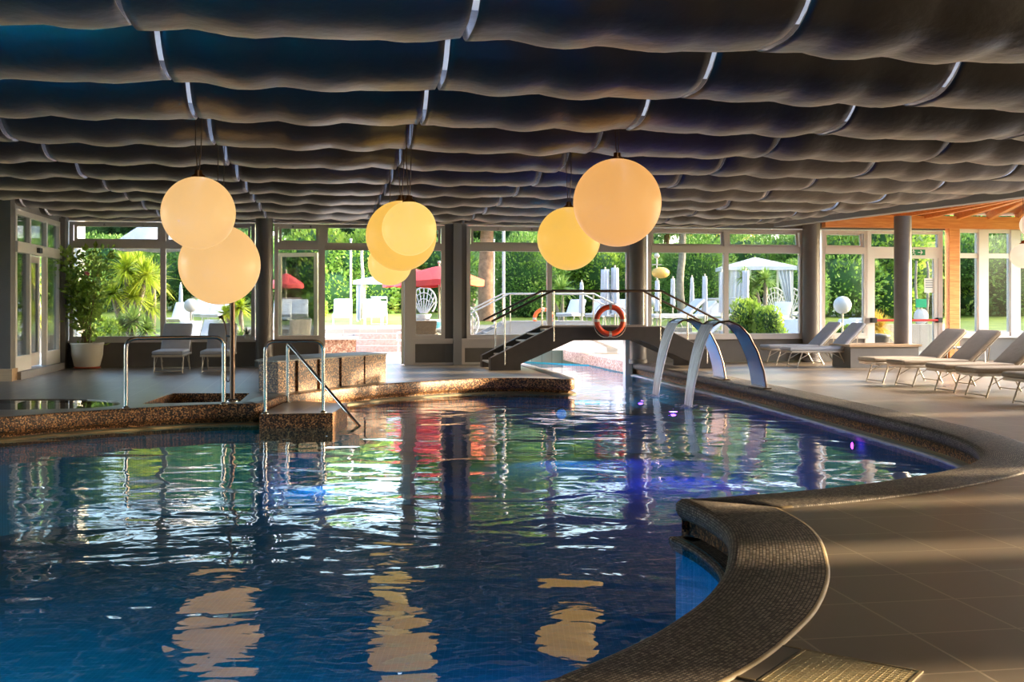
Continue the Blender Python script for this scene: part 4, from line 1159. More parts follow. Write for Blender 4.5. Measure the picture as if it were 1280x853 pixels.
# ------------------------------------------------------------------ inspection cover in the floor
cx, cy = G(1005, 813); ang = math.atan2(4.26-4.53, 1.56-1.18)
t = thing('drain_cover', 'brass coloured studded drain cover set in the floor at the bottom right', 'drain cover', (cx, cy, 0), ang)
mb = MB(); S = .47
for (a, b, c, d) in ((0, S, -.012, 0), (0, S, -S, -S+.012), (0, .012, -S+.012, -.012), (S-.012, S, -S+.012, -.012)): mb.box(a, b, c, d, -.002, .006)
mb.build('rim', M['trimstone'], t)
mb = MB(); mb.box(.012, S-.012, -S+.012, -.012, -.002, .003)
n = 34
for i in range(n):
    for j in range(n):
        x_, y_ = .03+(S-.06)*(i+.5)/n, -.03-(S-.06)*(j+.5)/n; h = .002 if (i+j) % 2 == 0 else .0
        if not h: continue
        r = .0055; mb.add([(x_-r, y_, .003), (x_, y_-r, .003), (x_+r, y_, .003), (x_, y_+r, .003), (x_-r*.45, y_, .0045), (x_, y_-r*.45, .0045), (x_+r*.45, y_, .0045), (x_, y_+r*.45, .0045)],
               [(0, 1, 5, 4), (1, 2, 6, 5), (2, 3, 7, 6), (3, 0, 4, 7), (4, 5, 6, 7)])
for i in range(1, 17):
    q = .012+(S-.024)*i/17; mb.box(q-.001, q+.001, -S+.012, -.012, .003, .0042); mb.box(.012, S-.012, -q-.001, -q+.001, .003, .0042)
mb.build('studded_plate', M['gratemetal'], t)
t = thing('tile_cover', 'plain tile access cover with a brass outline left of the drain cover', 'access cover', (cx, cy, 0), ang)
mb = MB()
for (a, b, c, d) in ((-.135, -.01, -.010, 0), (-.135, -.01, -S, -S+.010), (-.135, -.127, -S, 0)): mb.box(a, b, c, d, -.002, .006)
mb.build('outline', M['trimstone'], t)
mb = MB(); mb.box(-.126, -.012, -S+.01, -.01, -.002, .003); mb.build('plate', M['tile'], t)

# ------------------------------------------------------------------ potted plant
def leafmesh(pts, size, rng, wid=.45, mb=None, up=.3):
    """pts: list of (pos, outward dir); every leaf is a folded rhombus of four points"""
    mb = mb or MB()
    for p, d in pts:
        d = (V3(d)+V3((rng.uniform(-.7, .7), rng.uniform(-.7, .7), rng.uniform(-.5, .6)+up))).normalized()
        s = size*rng.uniform(.7, 1.25); x, y = frame_from(d); a = rng.uniform(0, 2*PI); sd = (x*math.cos(a)+y*math.sin(a)); n_ = d.cross(sd)
        p = V3(p); q = p+d*s; m = p+d*s*.5
        mb.add([p, m+sd*s*wid*.5+n_*s*.07, q, m-sd*s*wid*.5+n_*s*.07], [(0, 1, 2), (0, 2, 3)])
    return mb
x, y = P(109, 24.3), 24.3
t = thing('potted_plant', 'tall leafy plant with a pink flower in a cream pot in the left corner', 'potted plant', (x, y, 0))
rng = random.Random(11)
mb = MB(); mb.lathe([(.24, .03), (.27, .06), (.325, .30), (.335, .50), (.35, .52), (.35, .56), (.32, .56), (.31, .50)], seg=40); mb.build('pot', M['pot'], t)
mb = MB(); mb.lathe([(.001, 0), (.26, 0), (.28, .03), (.25, .04), (.24, .03)], seg=36); mb.build('saucer', M['terracotta'], t)
mb = MB(); mb.lathe([(.312, .5), (.001, .52)], seg=30); mb.build('soil', M['soil'], t)
stems = MB(); pts = []
for k in range(13):
    a = rng.uniform(0, 2*PI); r0 = rng.uniform(0, .18); top = rng.uniform(1.5, 2.5); rr = rng.uniform(.05, .5)
    if k < 4: rr = .55; a = PI*(.8+.1*k); top = 2.0+.1*k
    c = catmull3([(r0*math.cos(a), r0*math.sin(a), .5), (rr*.35*math.cos(a), rr*.35*math.sin(a), .5+(top-.5)*.4), (rr*.7*math.cos(a), rr*.7*math.sin(a), .5+(top-.5)*.75), (rr*1.2*math.cos(a), rr*1.2*math.sin(a), top)], 5)
    stems.tube(c, [.011*(1-.6*i/len(c)) for i in range(len(c))], 6)
    for i, p in enumerate(c):
        f = i/len(c)
        if f < .25 and k % 4: continue
        for _ in range(int(3+13*f)):
            o = V3((rng.gauss(0, .11), rng.gauss(0, .11), rng.gauss(0, .09))); pts.append((p+o, o.normalized()))
stems.build('stems', M['stem'], t)
leafmesh(pts, .15, rng, .55).build('leaves', M['leaf_pot'], t)
mb = MB(); rg = random.Random(2)
for k in range(12):
    a = k*2.4; el = .2+.09*k; d = V3((math.cos(a)*math.cos(el), math.sin(a)*math.cos(el), math.sin(el))); leafmesh([(d*.01, d)], .075, rg, .9, mb, 0)
mb.X = None; o = mb.build('flower', M['flower'], t); o.location = (.10, -.30, 2.02)

# spiky pot plant on the sill behind the rails
def blades(mb, c, n, L, rng, lo=-.2, hi=1.4, w=.05, droop=.35, seg=4):
    c = V3(c)
    for k in range(n):
        a = rng.uniform(0, 2*PI); el = rng.uniform(lo, hi); l = L*rng.uniform(.75, 1.1)
        d = V3((math.cos(a)*math.cos(el), math.sin(a)*math.cos(el), math.sin(el))); side = V3((-math.sin(a), math.cos(a), 0))
        vs = []
        for i in range(seg+1):
            f = i/seg; p = c+d*l*f+V3((0, 0, -droop*l*f*f)); ww = w*(1-f)*.5+.001
            if i == 0: ww = w*.35
            vs += [p-side*ww, p+side*ww+V3((0, 0, ww*.4))]
        mb.add(vs, [(2*i, 2*i+1, 2*i+3, 2*i+2) for i in range(seg)])
    return mb
x, y = P(309, 23.7), 23.7
t = thing('sill_plant', 'small spiky plant in a pot before the first window column', 'potted plant', UV(px2u(309, WV-.0), WV-.03, SILL), TH)
mb = MB(); mb.lathe([(.05, 0), (.07, .02), (.085, .12), (.08, .12), (.001, .11)], seg=24); mb.build('pot', M['pot'], t)
blades(MB(), (0, 0, .1), 34, .36, random.Random(4), -.1, 1.4, .035, .4).build('blades', M['leaf_agave'], t)
# ------------------------------------------------------------------ garden: foliage prototypes
def clump(seed, lobes, n, leaf, wid=.55):
    """lobes: list of (centre, radii); leaves sit in a shell round them; core hides the inside"""
    rng = random.Random(seed); pts = []; tot = sum(r[0]*r[2] for c, r in lobes)
    for c, r in lobes:
        m = int(n*r[0]*r[2]/tot)
        for _ in range(m):
            d = V3((rng.gauss(0, 1), rng.gauss(0, 1), rng.gauss(0, 1))).normalized(); k = rng.uniform(.80, 1.06)+.06*math.sin(d.x*7+seed)*math.sin(d.z*6)
            pts.append((V3(c)+V3((d.x*r[0]*k, d.y*r[1]*k, d.z*r[2]*k)), d))
    lv = leafmesh(pts, leaf, rng, wid)
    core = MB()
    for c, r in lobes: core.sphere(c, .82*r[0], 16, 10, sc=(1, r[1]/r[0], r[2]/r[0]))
    return lv, core
def make_bush(name, label, cat, seed, lobes, n, leaf, m, trunk=None, tm='bark_g'):
    t = thing(name, label, cat); lv, core = clump(seed, lobes, n, leaf)
    o = lv.build('foliage', M[m], t); core.build('inner_foliage', M['core'], t)
    if trunk:
        mb = MB(); mb.tube(catmull3([(0, 0, -.3), (trunk[0]*.3, 0, trunk[1]*.5), (trunk[0], 0, trunk[1])], 4), [trunk[2]*(1-.06*i) for i in range(9)], 10); mb.build('trunk', M[tm], t)
    return Proto(t)
R5 = random.Random(5)
def lob(n, rx, rz, zc, r, rnd):
    return [((rnd.uniform(-rx, rx), rnd.uniform(-rx*.5, rx*.5), zc+rnd.uniform(-rz, rz)), (r*rnd.uniform(.8, 1.2),)*2+(r*rnd.uniform(.7, 1.05),)) for _ in range(n)]
hedge = make_bush('hedge_bush', 'b', 'bush', 1, lob(7, 1.5, .7, 1.6, 1.25, R5), 9000, .17, 'leaf_hedge')
bright = make_bush('bright_bush', 'b', 'bush', 2, lob(7, 1.4, .8, 1.6, 1.15, R5), 8000, .18, 'leaf_bright')
darkt = make_bush('broadleaf_tree', 'b', 'tree', 3, lob(9, 2.0, 1.6, 4.6, 1.7, R5), 11000, .26, 'leaf_dark', (.2, 3.6, .22))
pine = make_bush('pine_tree', 'b', 'tree', 4, lob(9, 2.3, 1.2, 6.0, 1.6, R5), 10000, .28, 'leaf_pine', (.3, 5.4, .26), 'bark')
ball = make_bush('clipped_bush', 'b', 'bush', 6, [((0, 0, 1.5), (1.35, 1.35, 1.5)), ((0, 0, .7), (1.3, 1.3, .9))], 9000, .12, 'leaf_hedge')
small = make_bush('garden_shrub', 'b', 'shrub', 7, lob(6, .38, .3, .65, .42, R5), 3800, .10, 'leaf_bright')
def at(px, Y, z=None):
    x = P(px, Y); v = toUV(x, Y)[1]
    return V3((x, Y, gz(v)-.03 if z is None else z))
nice = {}
def put(proto, px, Y, label, sc=1.0, rz=0.0, z=None, group=None):
    return proto.place(at(px, Y, z), rz, label, group, sc)
W1, W2, W3, W4, W5, WC = 'beyond the first window', 'beyond the terrace door bay', 'beyond the third window', 'beyond the fourth window', 'beyond the emergency door', 'beyond the conservatory glass'
# back row of tall trees, then hedge, left to right
rows = [
 (darkt, -10, 60, 1.1, 'dark broadleaf tree at the far left behind the sliding door'), (darkt, 95, 64, 1.15, 'dark broadleaf tree behind the potted plant, leftmost of the first window'),
 (darkt, 190, 66, 1.1, 'dark broadleaf tree behind the middle bar of the first window'), (darkt, 290, 64, 1.15, 'dark broadleaf tree behind the low peach globe'),
 (pine, 372, 66, 1.0, 'soft green pine crown above the small red parasol'), (darkt, 452, 66, 1.05, 'dark broadleaf tree above the terrace door'),
 (pine, 530, 68, 1.05, 'soft green pine crown behind the central globes'), (darkt, 590, 70, 1.1, 'dark broadleaf tree behind the thick brown pine trunk'),
 (darkt, 668, 66, 1.0, 'dark broadleaf tree behind the middle bar of the third window'), (darkt, 745, 68, 1.1, 'dark broadleaf tree behind the orange globes right of centre'),
 (pine, 830, 70, 1.05, 'soft green pine crown above the amber garden lamp'), (pine, 905, 68, 1.0, 'soft green pine crown in the middle of the fourth window'),
 (pine, 985, 68, 1.05, 'soft green pine crown at the right of the fourth window'), (darkt, 1060, 62, 1.0, 'dark broadleaf tree left of the big column'),
 (darkt, 1150, 58, 1.0, 'dark broadleaf tree right of the big column'), (darkt, 1235, 58, 1.0, 'dark broadleaf tree behind the conservatory glass'), (darkt, 1315, 58, 1.0, 'dark broadleaf tree at the far right edge'),
]
for i, (pr_, px, Y, sc, lb) in enumerate(rows): put(pr_, px, Y, lb, sc, i*1.3, group='tall trees behind the garden')
hed = [
 (hedge, 30, 50, 1.1, 'green hedge bush seen through the left sliding door'), (hedge, 120, 56, 1.2, 'green hedge bush behind the yellow yuccas'), (hedge, 225, 58, 1.2, 'green hedge bush behind the white sphere lamp at the left'),
 (hedge, 300, 56, 1.2, 'green hedge bush behind the terracotta planter'), (hedge, 362, 60, 1.2, 'green hedge bush behind the small red parasol'),
 (bright, 418, 56, 1.25, 'light leaved hedge bush just inside the terrace door opening, left'), (bright, 462, 56, 1.25, 'light leaved hedge bush behind the white gazebo'), (hedge, 520, 56, 1.2, 'green hedge bush behind the large red parasol'),
 (hedge, 572, 60, 1.2, 'green hedge bush behind the orange side of the large parasol'), (ball, 660, 50, 1.25, 'rounded light green bush left of the middle bar in the third window'),
 (bright, 722, 52, 1.1, 'feathery light bush behind the closed parasol under the yellow globe'), (hedge, 776, 54, 1.25, 'green hedge bush behind the two wide closed parasols'),
 (hedge, 828, 60, 1.1, 'green hedge bush behind the amber garden lamp'), (ball, 874, 50, 1.2, 'large rounded clipped bush in the fourth window'), (ball, 902, 56, 1.5, 'rounded bush with yellow blossom top behind the fourth window bar'),
 (hedge, 962, 52, 1.2, 'green hedge bush behind the curtained gazebo'), (ball, 998, 46, .85, 'small clipped bush beside the right gazebo curtain'),
 (hedge, 1040, 52, 1.2, 'green hedge bush left of the white sphere lamp at the right'), (bright, 1092, 52, 1.35, 'tall yellow green bush just left of the big column'), (hedge, 1150, 54, 1.25, 'green hedge bush behind the white door notice'),
 (bright, 1205, 56, 1.35, 'yellow green bush in the first conservatory pane'), (hedge, 1246, 54, 1.2, 'green hedge bush in the second conservatory pane'), (bright, 1292, 54, 1.35, 'yellow green bush at the right picture edge'),
]
for i, (pr_, px, Y, sc, lb) in enumerate(hed): put(pr_, px, Y, lb, sc, i*2.1, group='hedge bushes around the lawn')

# tree trunks standing in front of the hedge
def trunk_tree(px, Y, wpx, h, label, m='bark', seed=0, lean=0.0, crown=True):
    t = thing('pine_trunk_tree', label, 'tree', at(px, Y)); r = wpx/F*Y/2
    mb = MB(); rg = random.Random(seed)
    pts = [(lean*k/6+rg.uniform(-.04, .04), 0, -.2+h*k/6) for k in range(7)]
    mb.tube(catmull3(pts, 4), [r*(1.25 if i == 0 else 1)*(1-.012*i) for i in range(25)], 16); mb.build('trunk', M[m], t)
    if crown:
        lv, core = clump(seed+20, [((lean-1, 0, h+.2), (1.5, 1.3, .8)), ((lean+1.1, .2, h+.5), (1.6, 1.3, .9)), ((lean, 0, h+1.1), (1.6, 1.5, .9))], 4500, .24)
        lv.build('foliage', M['leaf_bright' if px < 700 else 'leaf_pine'], t); core.build('inner_foliage', M['core'], t)
    return t
trunk_tree(606, 44, 22, 4.2, 'thick reddish pine trunk standing in the third window', 'bark', 1, .1)
trunk_tree(850, 46, 11, 4.3, 'straight grey pine trunk between closed parasols in the fourth window', 'bark_g', 2, .1)
trunk_tree(452, 46, 5, 3.2, 'thin grey trunk beside the gazebo post', 'bark_g', 3, .05, crown=False)
trunk_tree(1148, 40, 4, 2.6, 'slim trunk seen below the white door notice', 'bark_g', 4, -.1, crown=False)
trunk_tree(1157, 41, 4, 2.6, 'second slim trunk below the white door notice', 'bark_g', 5, .08, crown=False)

# yuccas
def yucca(px, Y, heads, label, m='leaf_yucca', L=.7, z0=None, name='yucca', w=.085, n=120):
    p = at(px, Y, z0); t = thing(name, label, 'yucca plant', p)
    mb = MB(); bl = MB(); rg = random.Random(int(px))
    for (hx, hy, R) in heads:
        X, Z = P(hx, Y)-p.x, EYE+(380-hy)/F*Y-p.z
        if Z > .6: mb.tube(catmull3([(X*.15, 0, -.1), (X*.5, .1, Z*.5), (X, 0, Z)], 5), [.07]*11, 8)
        blades(bl, (X, 0, Z), n, R/F*Y*1.05, rg, -.7, 1.45, w, .25)
    if mb.v: mb.build('trunk', M['bark_g'], t)
    bl.build('blades', M[m], t); return t
yucca(158, 31, [(158, 338, 36), (182, 345, 34), (140, 368, 30), (168, 372, 30)], 'bright yellow green yucca with tall heads right of the potted plant', z0=0, n=150)
yucca(190, 33, [(192, 350, 34), (172, 330, 28), (188, 384, 28)], 'bright yellow green yucca reaching the first window bar', z0=0, n=100)
yucca(160, 29.5, [(166, 402, 30), (150, 410, 26), (184, 412, 24)], 'low green spiky clump at the foot of the yuccas', 'leaf_yucca_g', z0=0, n=120)
yucca(58, 32, [(40, 350, 30), (44, 395, 28)], 'yellow green yucca seen through the left sliding door', z0=0)
yucca(302, 33, [(300, 385, 22), (282, 392, 18)], 'yellow green palm behind the terracotta planter', z0=0)
yucca(937, 37, [(932, 345, 17), (936, 366, 14)], 'green yucca left of the two in the fourth window', 'leaf_yucca_g')
yucca(958, 37, [(957, 350, 22), (944, 358, 14)], 'green yucca with a full round head in the fourth window', 'leaf_yucca_g')
yucca(704, 42, [(702, 362, 24), (690, 372, 18)], 'fan leaved palm below the yellow globe', 'leaf_yucca_g')
yucca(1093, 33, [(1093, 408, 30), (1100, 410, 26)], 'golden spiky grass clump left of the big column', 'leaf_gold', w=.04, n=150, z0=.3, name='spiky_grass')
put(small, 936, 31.5, 'leafy light shrub right behind the fourth window bar', (.75, .75, 1.15), .4, 0)
put(small, 962, 31.0, 'leafy light shrub above the front water blade', (.7, .7, 1.0), 2.0, 0)
put(small, 395, 44, 'grey green shrub beside the pink wall', .8, 1.0)
put(small, 1060, 34, 'dry low shrub left of the golden grass', .6, 3.0)
put(small, 130, 29, 'low shrub at the foot of the potted plant outside', .8, 1.0, 0)
# yellow blossom of the rounded bush
mb = MB(); rg = random.Random(9); pts = []
for _ in range(500):
    a = rg.uniform(0, 2*PI); e = rg.uniform(.3, 1.5); pts.append((V3((2.05*math.cos(a)*math.cos(e), 2.05*math.sin(a)*math.cos(e), 2.3+2.3*math.sin(e))), (0, 0, 1)))
o = leafmesh(pts, .16, rg, .8).build('yellow_blossom', M['yflower']); o.location = at(902, 56); tag(o, 'yellow blossom on top of the rounded bush in the fourth window', 'flowers', kind='stuff')

# ------------------------------------------------------------------ parasols
def parasol(px, Y, py_top, py_rim, R, label, m, z0=None, lean=0, valance=.16, alt=None):
    p = at(px, Y, z0); t = thing('parasol', label, 'parasol', p)
    zt, zr = EYE+(380-py_top)/F*Y-p.z, EYE+(380-py_rim)/F*Y-p.z
    mb = MB(); n = 8; vs = [(0, 0, zt)]; fs = []
    K = 5
    for k in range(K):
        f = (k+1)/K
        for i in range(n*4):
            a = 2*PI*i/(n*4); sag = .04*(abs(math.sin(a*n/2)))*f
            vs.append((R*f*math.cos(a), R*f*math.sin(a), zt+(zr-zt)*(f**1.25)-sag))
    N4 = n*4
    for i in range(N4):
        fs.append((0, 1+i, 1+(i+1) % N4))
        for k in range(K-1):
            a, b = 1+k*N4, 1+(k+1)*N4; fs.append((a+i, b+i, b+(i+1) % N4, a+(i+1) % N4))
    mi = [0]*len(fs)
    mb.add(vs, fs, 0, True)
    if alt:
        for q, f in enumerate(mb.f):
            c = sum((V3(mb.v[i]) for i in f), V3())/len(f)
            if (c.x > .1*R and int((math.atan2(c.y, c.x)+PI)/(PI/4)) % 1 == 0): mb.m[q] = 1
    mats = [M[m]] + ([M[alt]] if alt else [])
    o = mb.build('canopy', mats, t)
    v = MB(); vv = []
    for i in range(N4):
        a = 2*PI*i/N4; sag = .04*abs(math.sin(a*n/2)); vv += [(R*math.cos(a), R*math.sin(a), zr-sag), (R*1.0*math.cos(a), R*1.0*math.sin(a), zr-sag-valance)]
    v.add(vv, [(2*i, 2*i+1, (2*i+3) % (2*N4), (2*i+2) % (2*N4)) for i in range(N4)], 0, True)
    if alt:
        for q, f in enumerate(v.f):
            if v.v[f[0]][0] > .1*R: v.m[q] = 1
    v.build('valance', mats, o)
    mb = MB(); mb.tube([(lean, 0, 0), (0, 0, zt+.1)], .028, 10); mb.sphere((0, 0, zt+.1), .05, 10, 6); mb.build('pole', M['alu'], t)
    mb = MB()
    for i in range(n):
        a = 2*PI*i/n; mb.tube([(0, 0, zt-.06), (R*.98*math.cos(a), R*.98*math.sin(a), zr-.03)], .010, 5)
    mb.build('ribs', M['alu'], t)
    mb = MB(); mb.lathe([(.001, .1), (.2, .1), (.26, .04), (.26, 0)], (lean, 0, 0), 20); mb.build('base', M['white'], t)
    return t
parasol(357.5, 46, 341.5, 355, .72, 'small open red parasol between the first column and the door leaf', 'red')
parasol(549, 32.2, 332.5, 350, 1.30, 'large open red and orange parasol behind the central post', 'red', alt='orange', z0=0)
parasol(519, 36, 336, 352, 1.05, 'second open red parasol just behind the large one', 'red')
parasol(204.5, 29, 268, 304, 1.25, 'large open white parasol whose canopy fills the top left panes', 'whitecloth', z0=0, lean=0)

def closed_parasol(px, Y, py_top, py_bot, wt, wb, label):
    p = at(px, Y); t = thing('closed_parasol', label, 'parasol', p, 0, 'closed white parasols in the garden')
    zt, zb = EYE+(380-py_top)/F*Y-p.z, EYE+(380-py_bot)/F*Y-p.z; rt, rb = wt/F*Y/2, wb/F*Y/2
    mb = MB(); vs = []; K, S = 10, 24
    for k in range(K+1):
        f = k/K; z = zt+(zb-zt)*f; r = rt+(rb-rt)*f; 
        for i in range(S):
            a = 2*PI*i/S; rr = r*(1+.16*math.cos(6*a+f*1.2)); vs.append((rr*math.cos(a), rr*math.sin(a), z))
    fs = [(k*S+i, k*S+(i+1) % S, (k+1)*S+(i+1) % S, (k+1)*S+i) for k in range(K) for i in range(S)]
    fs.append(tuple(range(S))[::-1])
    mb.add(vs, fs, 0, True); mb.build('furled_canopy', M['whitecloth'], t)
    mb = MB(); mb.tube([(0, 0, 0), (0, 0, zt+.08)], .024, 8); mb.build('pole', M['alu'], t)
    mb = MB(); mb.lathe([(.001, .08), (.18, .08), (.22, .03), (.22, 0)], (0, 0, 0), 16); mb.build('base', M['white'], t)
for a in ((226, 36, 356, 378, 3, 5, 'closed white parasol beside the white sphere lamp on the left'),
          (727, 37, 353, 392, 3.5, 7, 'slim closed white parasol just right of the third window bar'),
          (756.5, 36, 337, 395, 9, 12, 'wide closed white parasol, left of the tall pair'), (768.5, 36, 335, 392, 8, 11, 'wide closed white parasol, right of the tall pair'),
          (821.5, 36, 351, 389, 4.5, 6, 'closed white parasol below the amber lamp'), (841, 38, 348.5, 383, 4.5, 6, 'closed white parasol left of the grey trunk'),
          (865, 38, 347, 381, 3, 6, 'closed white parasol just right of the grey trunk'), (881, 36, 345.5, 390, 5, 7, 'tallest closed white parasol in front of the clipped bush'),
          (902, 36, 340, 391, 3.5, 7, 'closed white parasol against the fourth window bar'), (932, 35, 338.5, 373, 7.5, 7, 'closed white parasol among the yuccas')):
    closed_parasol(*a)

# ------------------------------------------------------------------ gazebos with curtains
def gazebo(pxl, pxr, Y, py_e, py_top, label, curtains):
    a, b = P(pxl, Y), P(pxr, Y); w = b-a; base = at((pxl+pxr)/2, Y)
    t = thing('gazebo', label, 'gazebo', base); h = EYE+(380-py_e)/F*Y-base.z; ht = EYE+(380-py_top)/F*Y-base.z
    for sx in (-1, 1):
        for sy in (0, 1):
            mb = MB(); mb.box(sx*w/2-.04, sx*w/2+.04, sy*w-.04, sy*w+.04, 0, h); mb.build('post', M['white'], t)
    mb = MB(); e = w/2+.15
    mb.add([(-e, -.15, h), (e, -.15, h), (e, w+.15, h), (-e, w+.15, h), (0, w/2, ht)], [(0, 1, 4), (1, 2, 4), (2, 3, 4), (3, 0, 4)])
    for (p, q) in (((-e, -.15), (e, -.15)), ((e, -.15), (e, w+.15)), ((-e, -.15), (-e, w+.15))): mb.add([(p[0], p[1], h), (q[0], q[1], h), (q[0], q[1], h-.14), (p[0], p[1], h-.14)], [(0, 1, 2, 3)])
    mb.build('roof_cloth', M['whitecloth'], t)
    for (c, top, bot, yy) in curtains:
        cx_ = c*w/2; mb = MB(); K, S = 8, 26; vs = []
        for k in range(K+1):
            f = k/K; ww = top+(bot-top)*min(1, f*1.3)
            for i in range(S+1):
                s_ = i/S; xx = cx_ - math.copysign(1, c)*s_*ww; vs.append((xx, yy*w-.06+.05*math.sin(s_*26), h-.05-(h-.15)*f))
        mb.add(vs, [(k*(S+1)+i, k*(S+1)+i+1, (k+1)*(S+1)+i+1, (k+1)*(S+1)+i) for k in range(K) for i in range(S)], 0, True); mb.build('curtain', M['whitecloth'], t)
    return t
gazebo(447, 512, 43, 351, 342, 'white gazebo with a tied corner curtain beyond the terrace door', [(-1, .18, .12, 0)])
gazebo(914, 990, 41, 333, 320, 'white gazebo with long side curtains in the fourth window', [(-1, .75, .5, 0), (1, .6, .16, 0), (-1, .9, .9, 1)])

# ------------------------------------------------------------------ garden loungers
gl = Proto(make_lounger('garden_lounger', '', 'whitecloth', 'white', 34, sunshade=True, cushion=True)); gl2 = Proto(make_lounger('garden_lounger', '', 'whitecloth', 'white', 40, cushion=True))
UZ = .63
def gz2(px, Y):
    p = at(px, Y); v = toUV(p.x, p.y)[1]; uu = toUV(p.x, p.y)[0]
    return UZ if (V2+.3 < v < V2+7.5 and -3.9 < uu < 11.5) else max(0, gz(v)-.0)
def lg(px, Y, rz, label, sc=1.0):
    x = P(px, Y); return (gl if 'shade' in label or 'clipped' in label or 'at the back' in label or 'window bar' in label and px > 800 else gl2).place((x, Y, gz2(px, Y)), rz, label, 'white garden loungers', sc)
R_ = math.radians
for a in ((222, 29, 95, 'white garden lounger in front of the left window bar'), (250, 31.5, 92, 'white garden lounger with raised back left of the shower pole'), (213, 33.6, 92, 'white garden lounger behind the left window bar'),
          (262, 36.5, 93, 'white garden lounger under the low peach globe'), (240, 38.5, 91, 'white garden lounger below the white sphere lamp on the left'),
          (427, 35.6, 97, 'white garden lounger on the upper terrace framed at the left of the open door'),
          (468, 36.2, 100, 'white garden lounger left of the open door leaf'), (474, 40.9, 97, 'white garden lounger with a sunshade behind the open door leaf'),
          (352, 37, 100, 'white garden lounger under the small red parasol'), (374, 39, 100, 'white garden lounger left of the folded door leaf'),
          (705, 39.5, 70, 'white garden lounger with raised back left of the closed parasol'), (742, 37.5, 75, 'white garden lounger behind the life ring'), (765, 38, 75, 'white garden lounger below the tall pair of parasols'),
          (813, 35.5, 20, 'white garden lounger at the left edge of the fourth window'), (838, 35.2, 20, 'white garden lounger below the amber lamp'), (862, 35.0, 20, 'white garden lounger below the bridge handrail end'),
          (832, 38.8, 15, 'white garden lounger behind the bridge handrail'), (866, 38.6, 15, 'white garden lounger below the clipped bush'), (890, 35.0, 30, 'white garden lounger behind the rear water blade'), (893, 38.2, 80, 'white garden lounger beside the fourth window bar'),
          (972, 33, 60, 'white garden lounger nearest the glass right of the leafy shrub'), (985, 35.4, 60, 'white garden lounger with sunshade left of the right column'), (966, 37.5, 65, 'white garden lounger behind the leafy shrub'), (1000, 33.4, 60, 'white garden lounger against the right column'),
          (1036, 33.2, 55, 'white garden lounger left of the white sphere lamp on the right'), (1050, 35.8, 55, 'white garden lounger below the white sphere lamp on the right')):
    lg(a[0], a[1], R_(a[2]), a[3])
bg = make_lounger('sling_lounger', 'beige sling lounger in the lower part of the second window', 'beigecloth', 'white', 52, cushion=False)
bg.location = (P(366, 28.2), 28.2, 0); bg.rotation_euler = (0, 0, R_(-86)+PI)

# ------------------------------------------------------------------ tables and chairs outside
def round_table(px, Y, z, r, label):
    t = thing('round_table', label, 'table', (P(px, Y), Y, z)); mb = MB(); mb.lathe([(.001, .74), (r, .74), (r, .71), (.001, .70)], seg=36); mb.build('table_top', M['white'], t)
    mb = MB(); mb.tube([(0, 0, 0), (0, 0, .72)], .035, 10); mb.lathe([(.001, .05), (.25, .03), (.27, 0)], seg=20); mb.build('pedestal', M['white'], t); return t
def wicker_chair(px, Y, z, rz, m, label, name='wicker_chair'):
    t = thing(name, label, 'chair', (P(px, Y), Y, z), rz)
    mb = MB(); mb.rbox(-.25, .25, -.24, .24, .40, .46, .02); mb.build('seat', M[m], t)
    X = Matrix.Translation((0, .22, .42)) @ Matrix.Rotation(-.16, 4, 'X')
    mb = MB(); mb.add([(-.22, -.02, 0), (.22, -.02, 0), (.29, -.02, .56), (-.29, -.02, .56), (-.22, .03, 0), (.22, .03, 0), (.29, .03, .56), (-.29, .03, .56)], [(0, 1, 2, 3), (7, 6, 5, 4), (0, 4, 5, 1), (1, 5, 6, 2), (2, 6, 7, 3), (3, 7, 4, 0)], X=X); mb.build('backrest', M[m], t)
    for sx in (-1, 1):
        for sy in (-1, 1): mb = MB(); mb.tube([(sx*.23, sy*.21, 0), (sx*.22, sy*.2, .42)], .02, 8); mb.build('leg', M[m], t)
        mb = MB(); mb.tube([(sx*.27, -.2, .42), (sx*.27, -.2, .64), (sx*.26, .22, .66)], .018, 8); mb.build('armrest', M[m], t)
    return t
wicker_chair(533, 28.6, 0, PI, 'wicker', 'brown wicker chair with its back to the glass right of the terrace door')
wicker_chair(512, 29.6, 0, -.8, 'white', 'white garden chair left of the brown wicker chair', 'garden_chair')
wicker_chair(556, 30.2, 0, .8, 'white', 'white garden chair right of the brown wicker chair', 'garden_chair')
wicker_chair(527, 32.0, 0, .1, 'white', 'white garden chair behind the round table', 'garden_chair')
round_table(541, 30.2, 0, .62, 'round white table under the large red parasol')
t = thing('serving_bowl', 'light blue bowl on the round white table', 'bowl', (P(545, 30.0), 30.0, .74)); mb = MB(); mb.lathe([(.08, 0), (.2, .08), (.24, .18), (.23, .18), (.18, .08), (.001, .02)], seg=28); mb.build('bowl', M['blueplastic'], t)
def peacock(px, Y, z, rz, label):
    t = thing('peacock_chair', label, 'chair', (P(px, Y), Y, z), rz)
    mb = MB(); mb.lathe([(.001, .42), (.28, .42), (.28, .38), (.16, .2), (.25, 0)], seg=28); mb.build('seat', M['white'], t)
    mb = MB(); R = .42; mb.tube([(R*math.cos(a*PI/12), .22+.12*math.sin(a*PI/24), .85+R*1.15*math.sin(a*PI/12)) for a in range(-3, 16)], .03, 8)
    for k in range(9):
        a = PI*(.02+.96*k/8); mb.tube([(0+.1*math.cos(a), .22, .45), (R*math.cos(a), .30, .85+R*1.15*math.sin(a))], .022, 6)
    for q in (.45, .75): mb.tube([(R*q*math.cos(a*PI/10), .25, .65+.2*q+R*1.1*q*math.sin(a*PI/10)) for a in range(0, 11)], .02, 6)
    mb.build('backrest', M['white'], t); return t
peacock(529, 38, UZ, 0, 'white round backed peacock chair framed right of the open door')
peacock(585, 33.5, 0, .4, 'white peacock chair at the left edge of the third window')
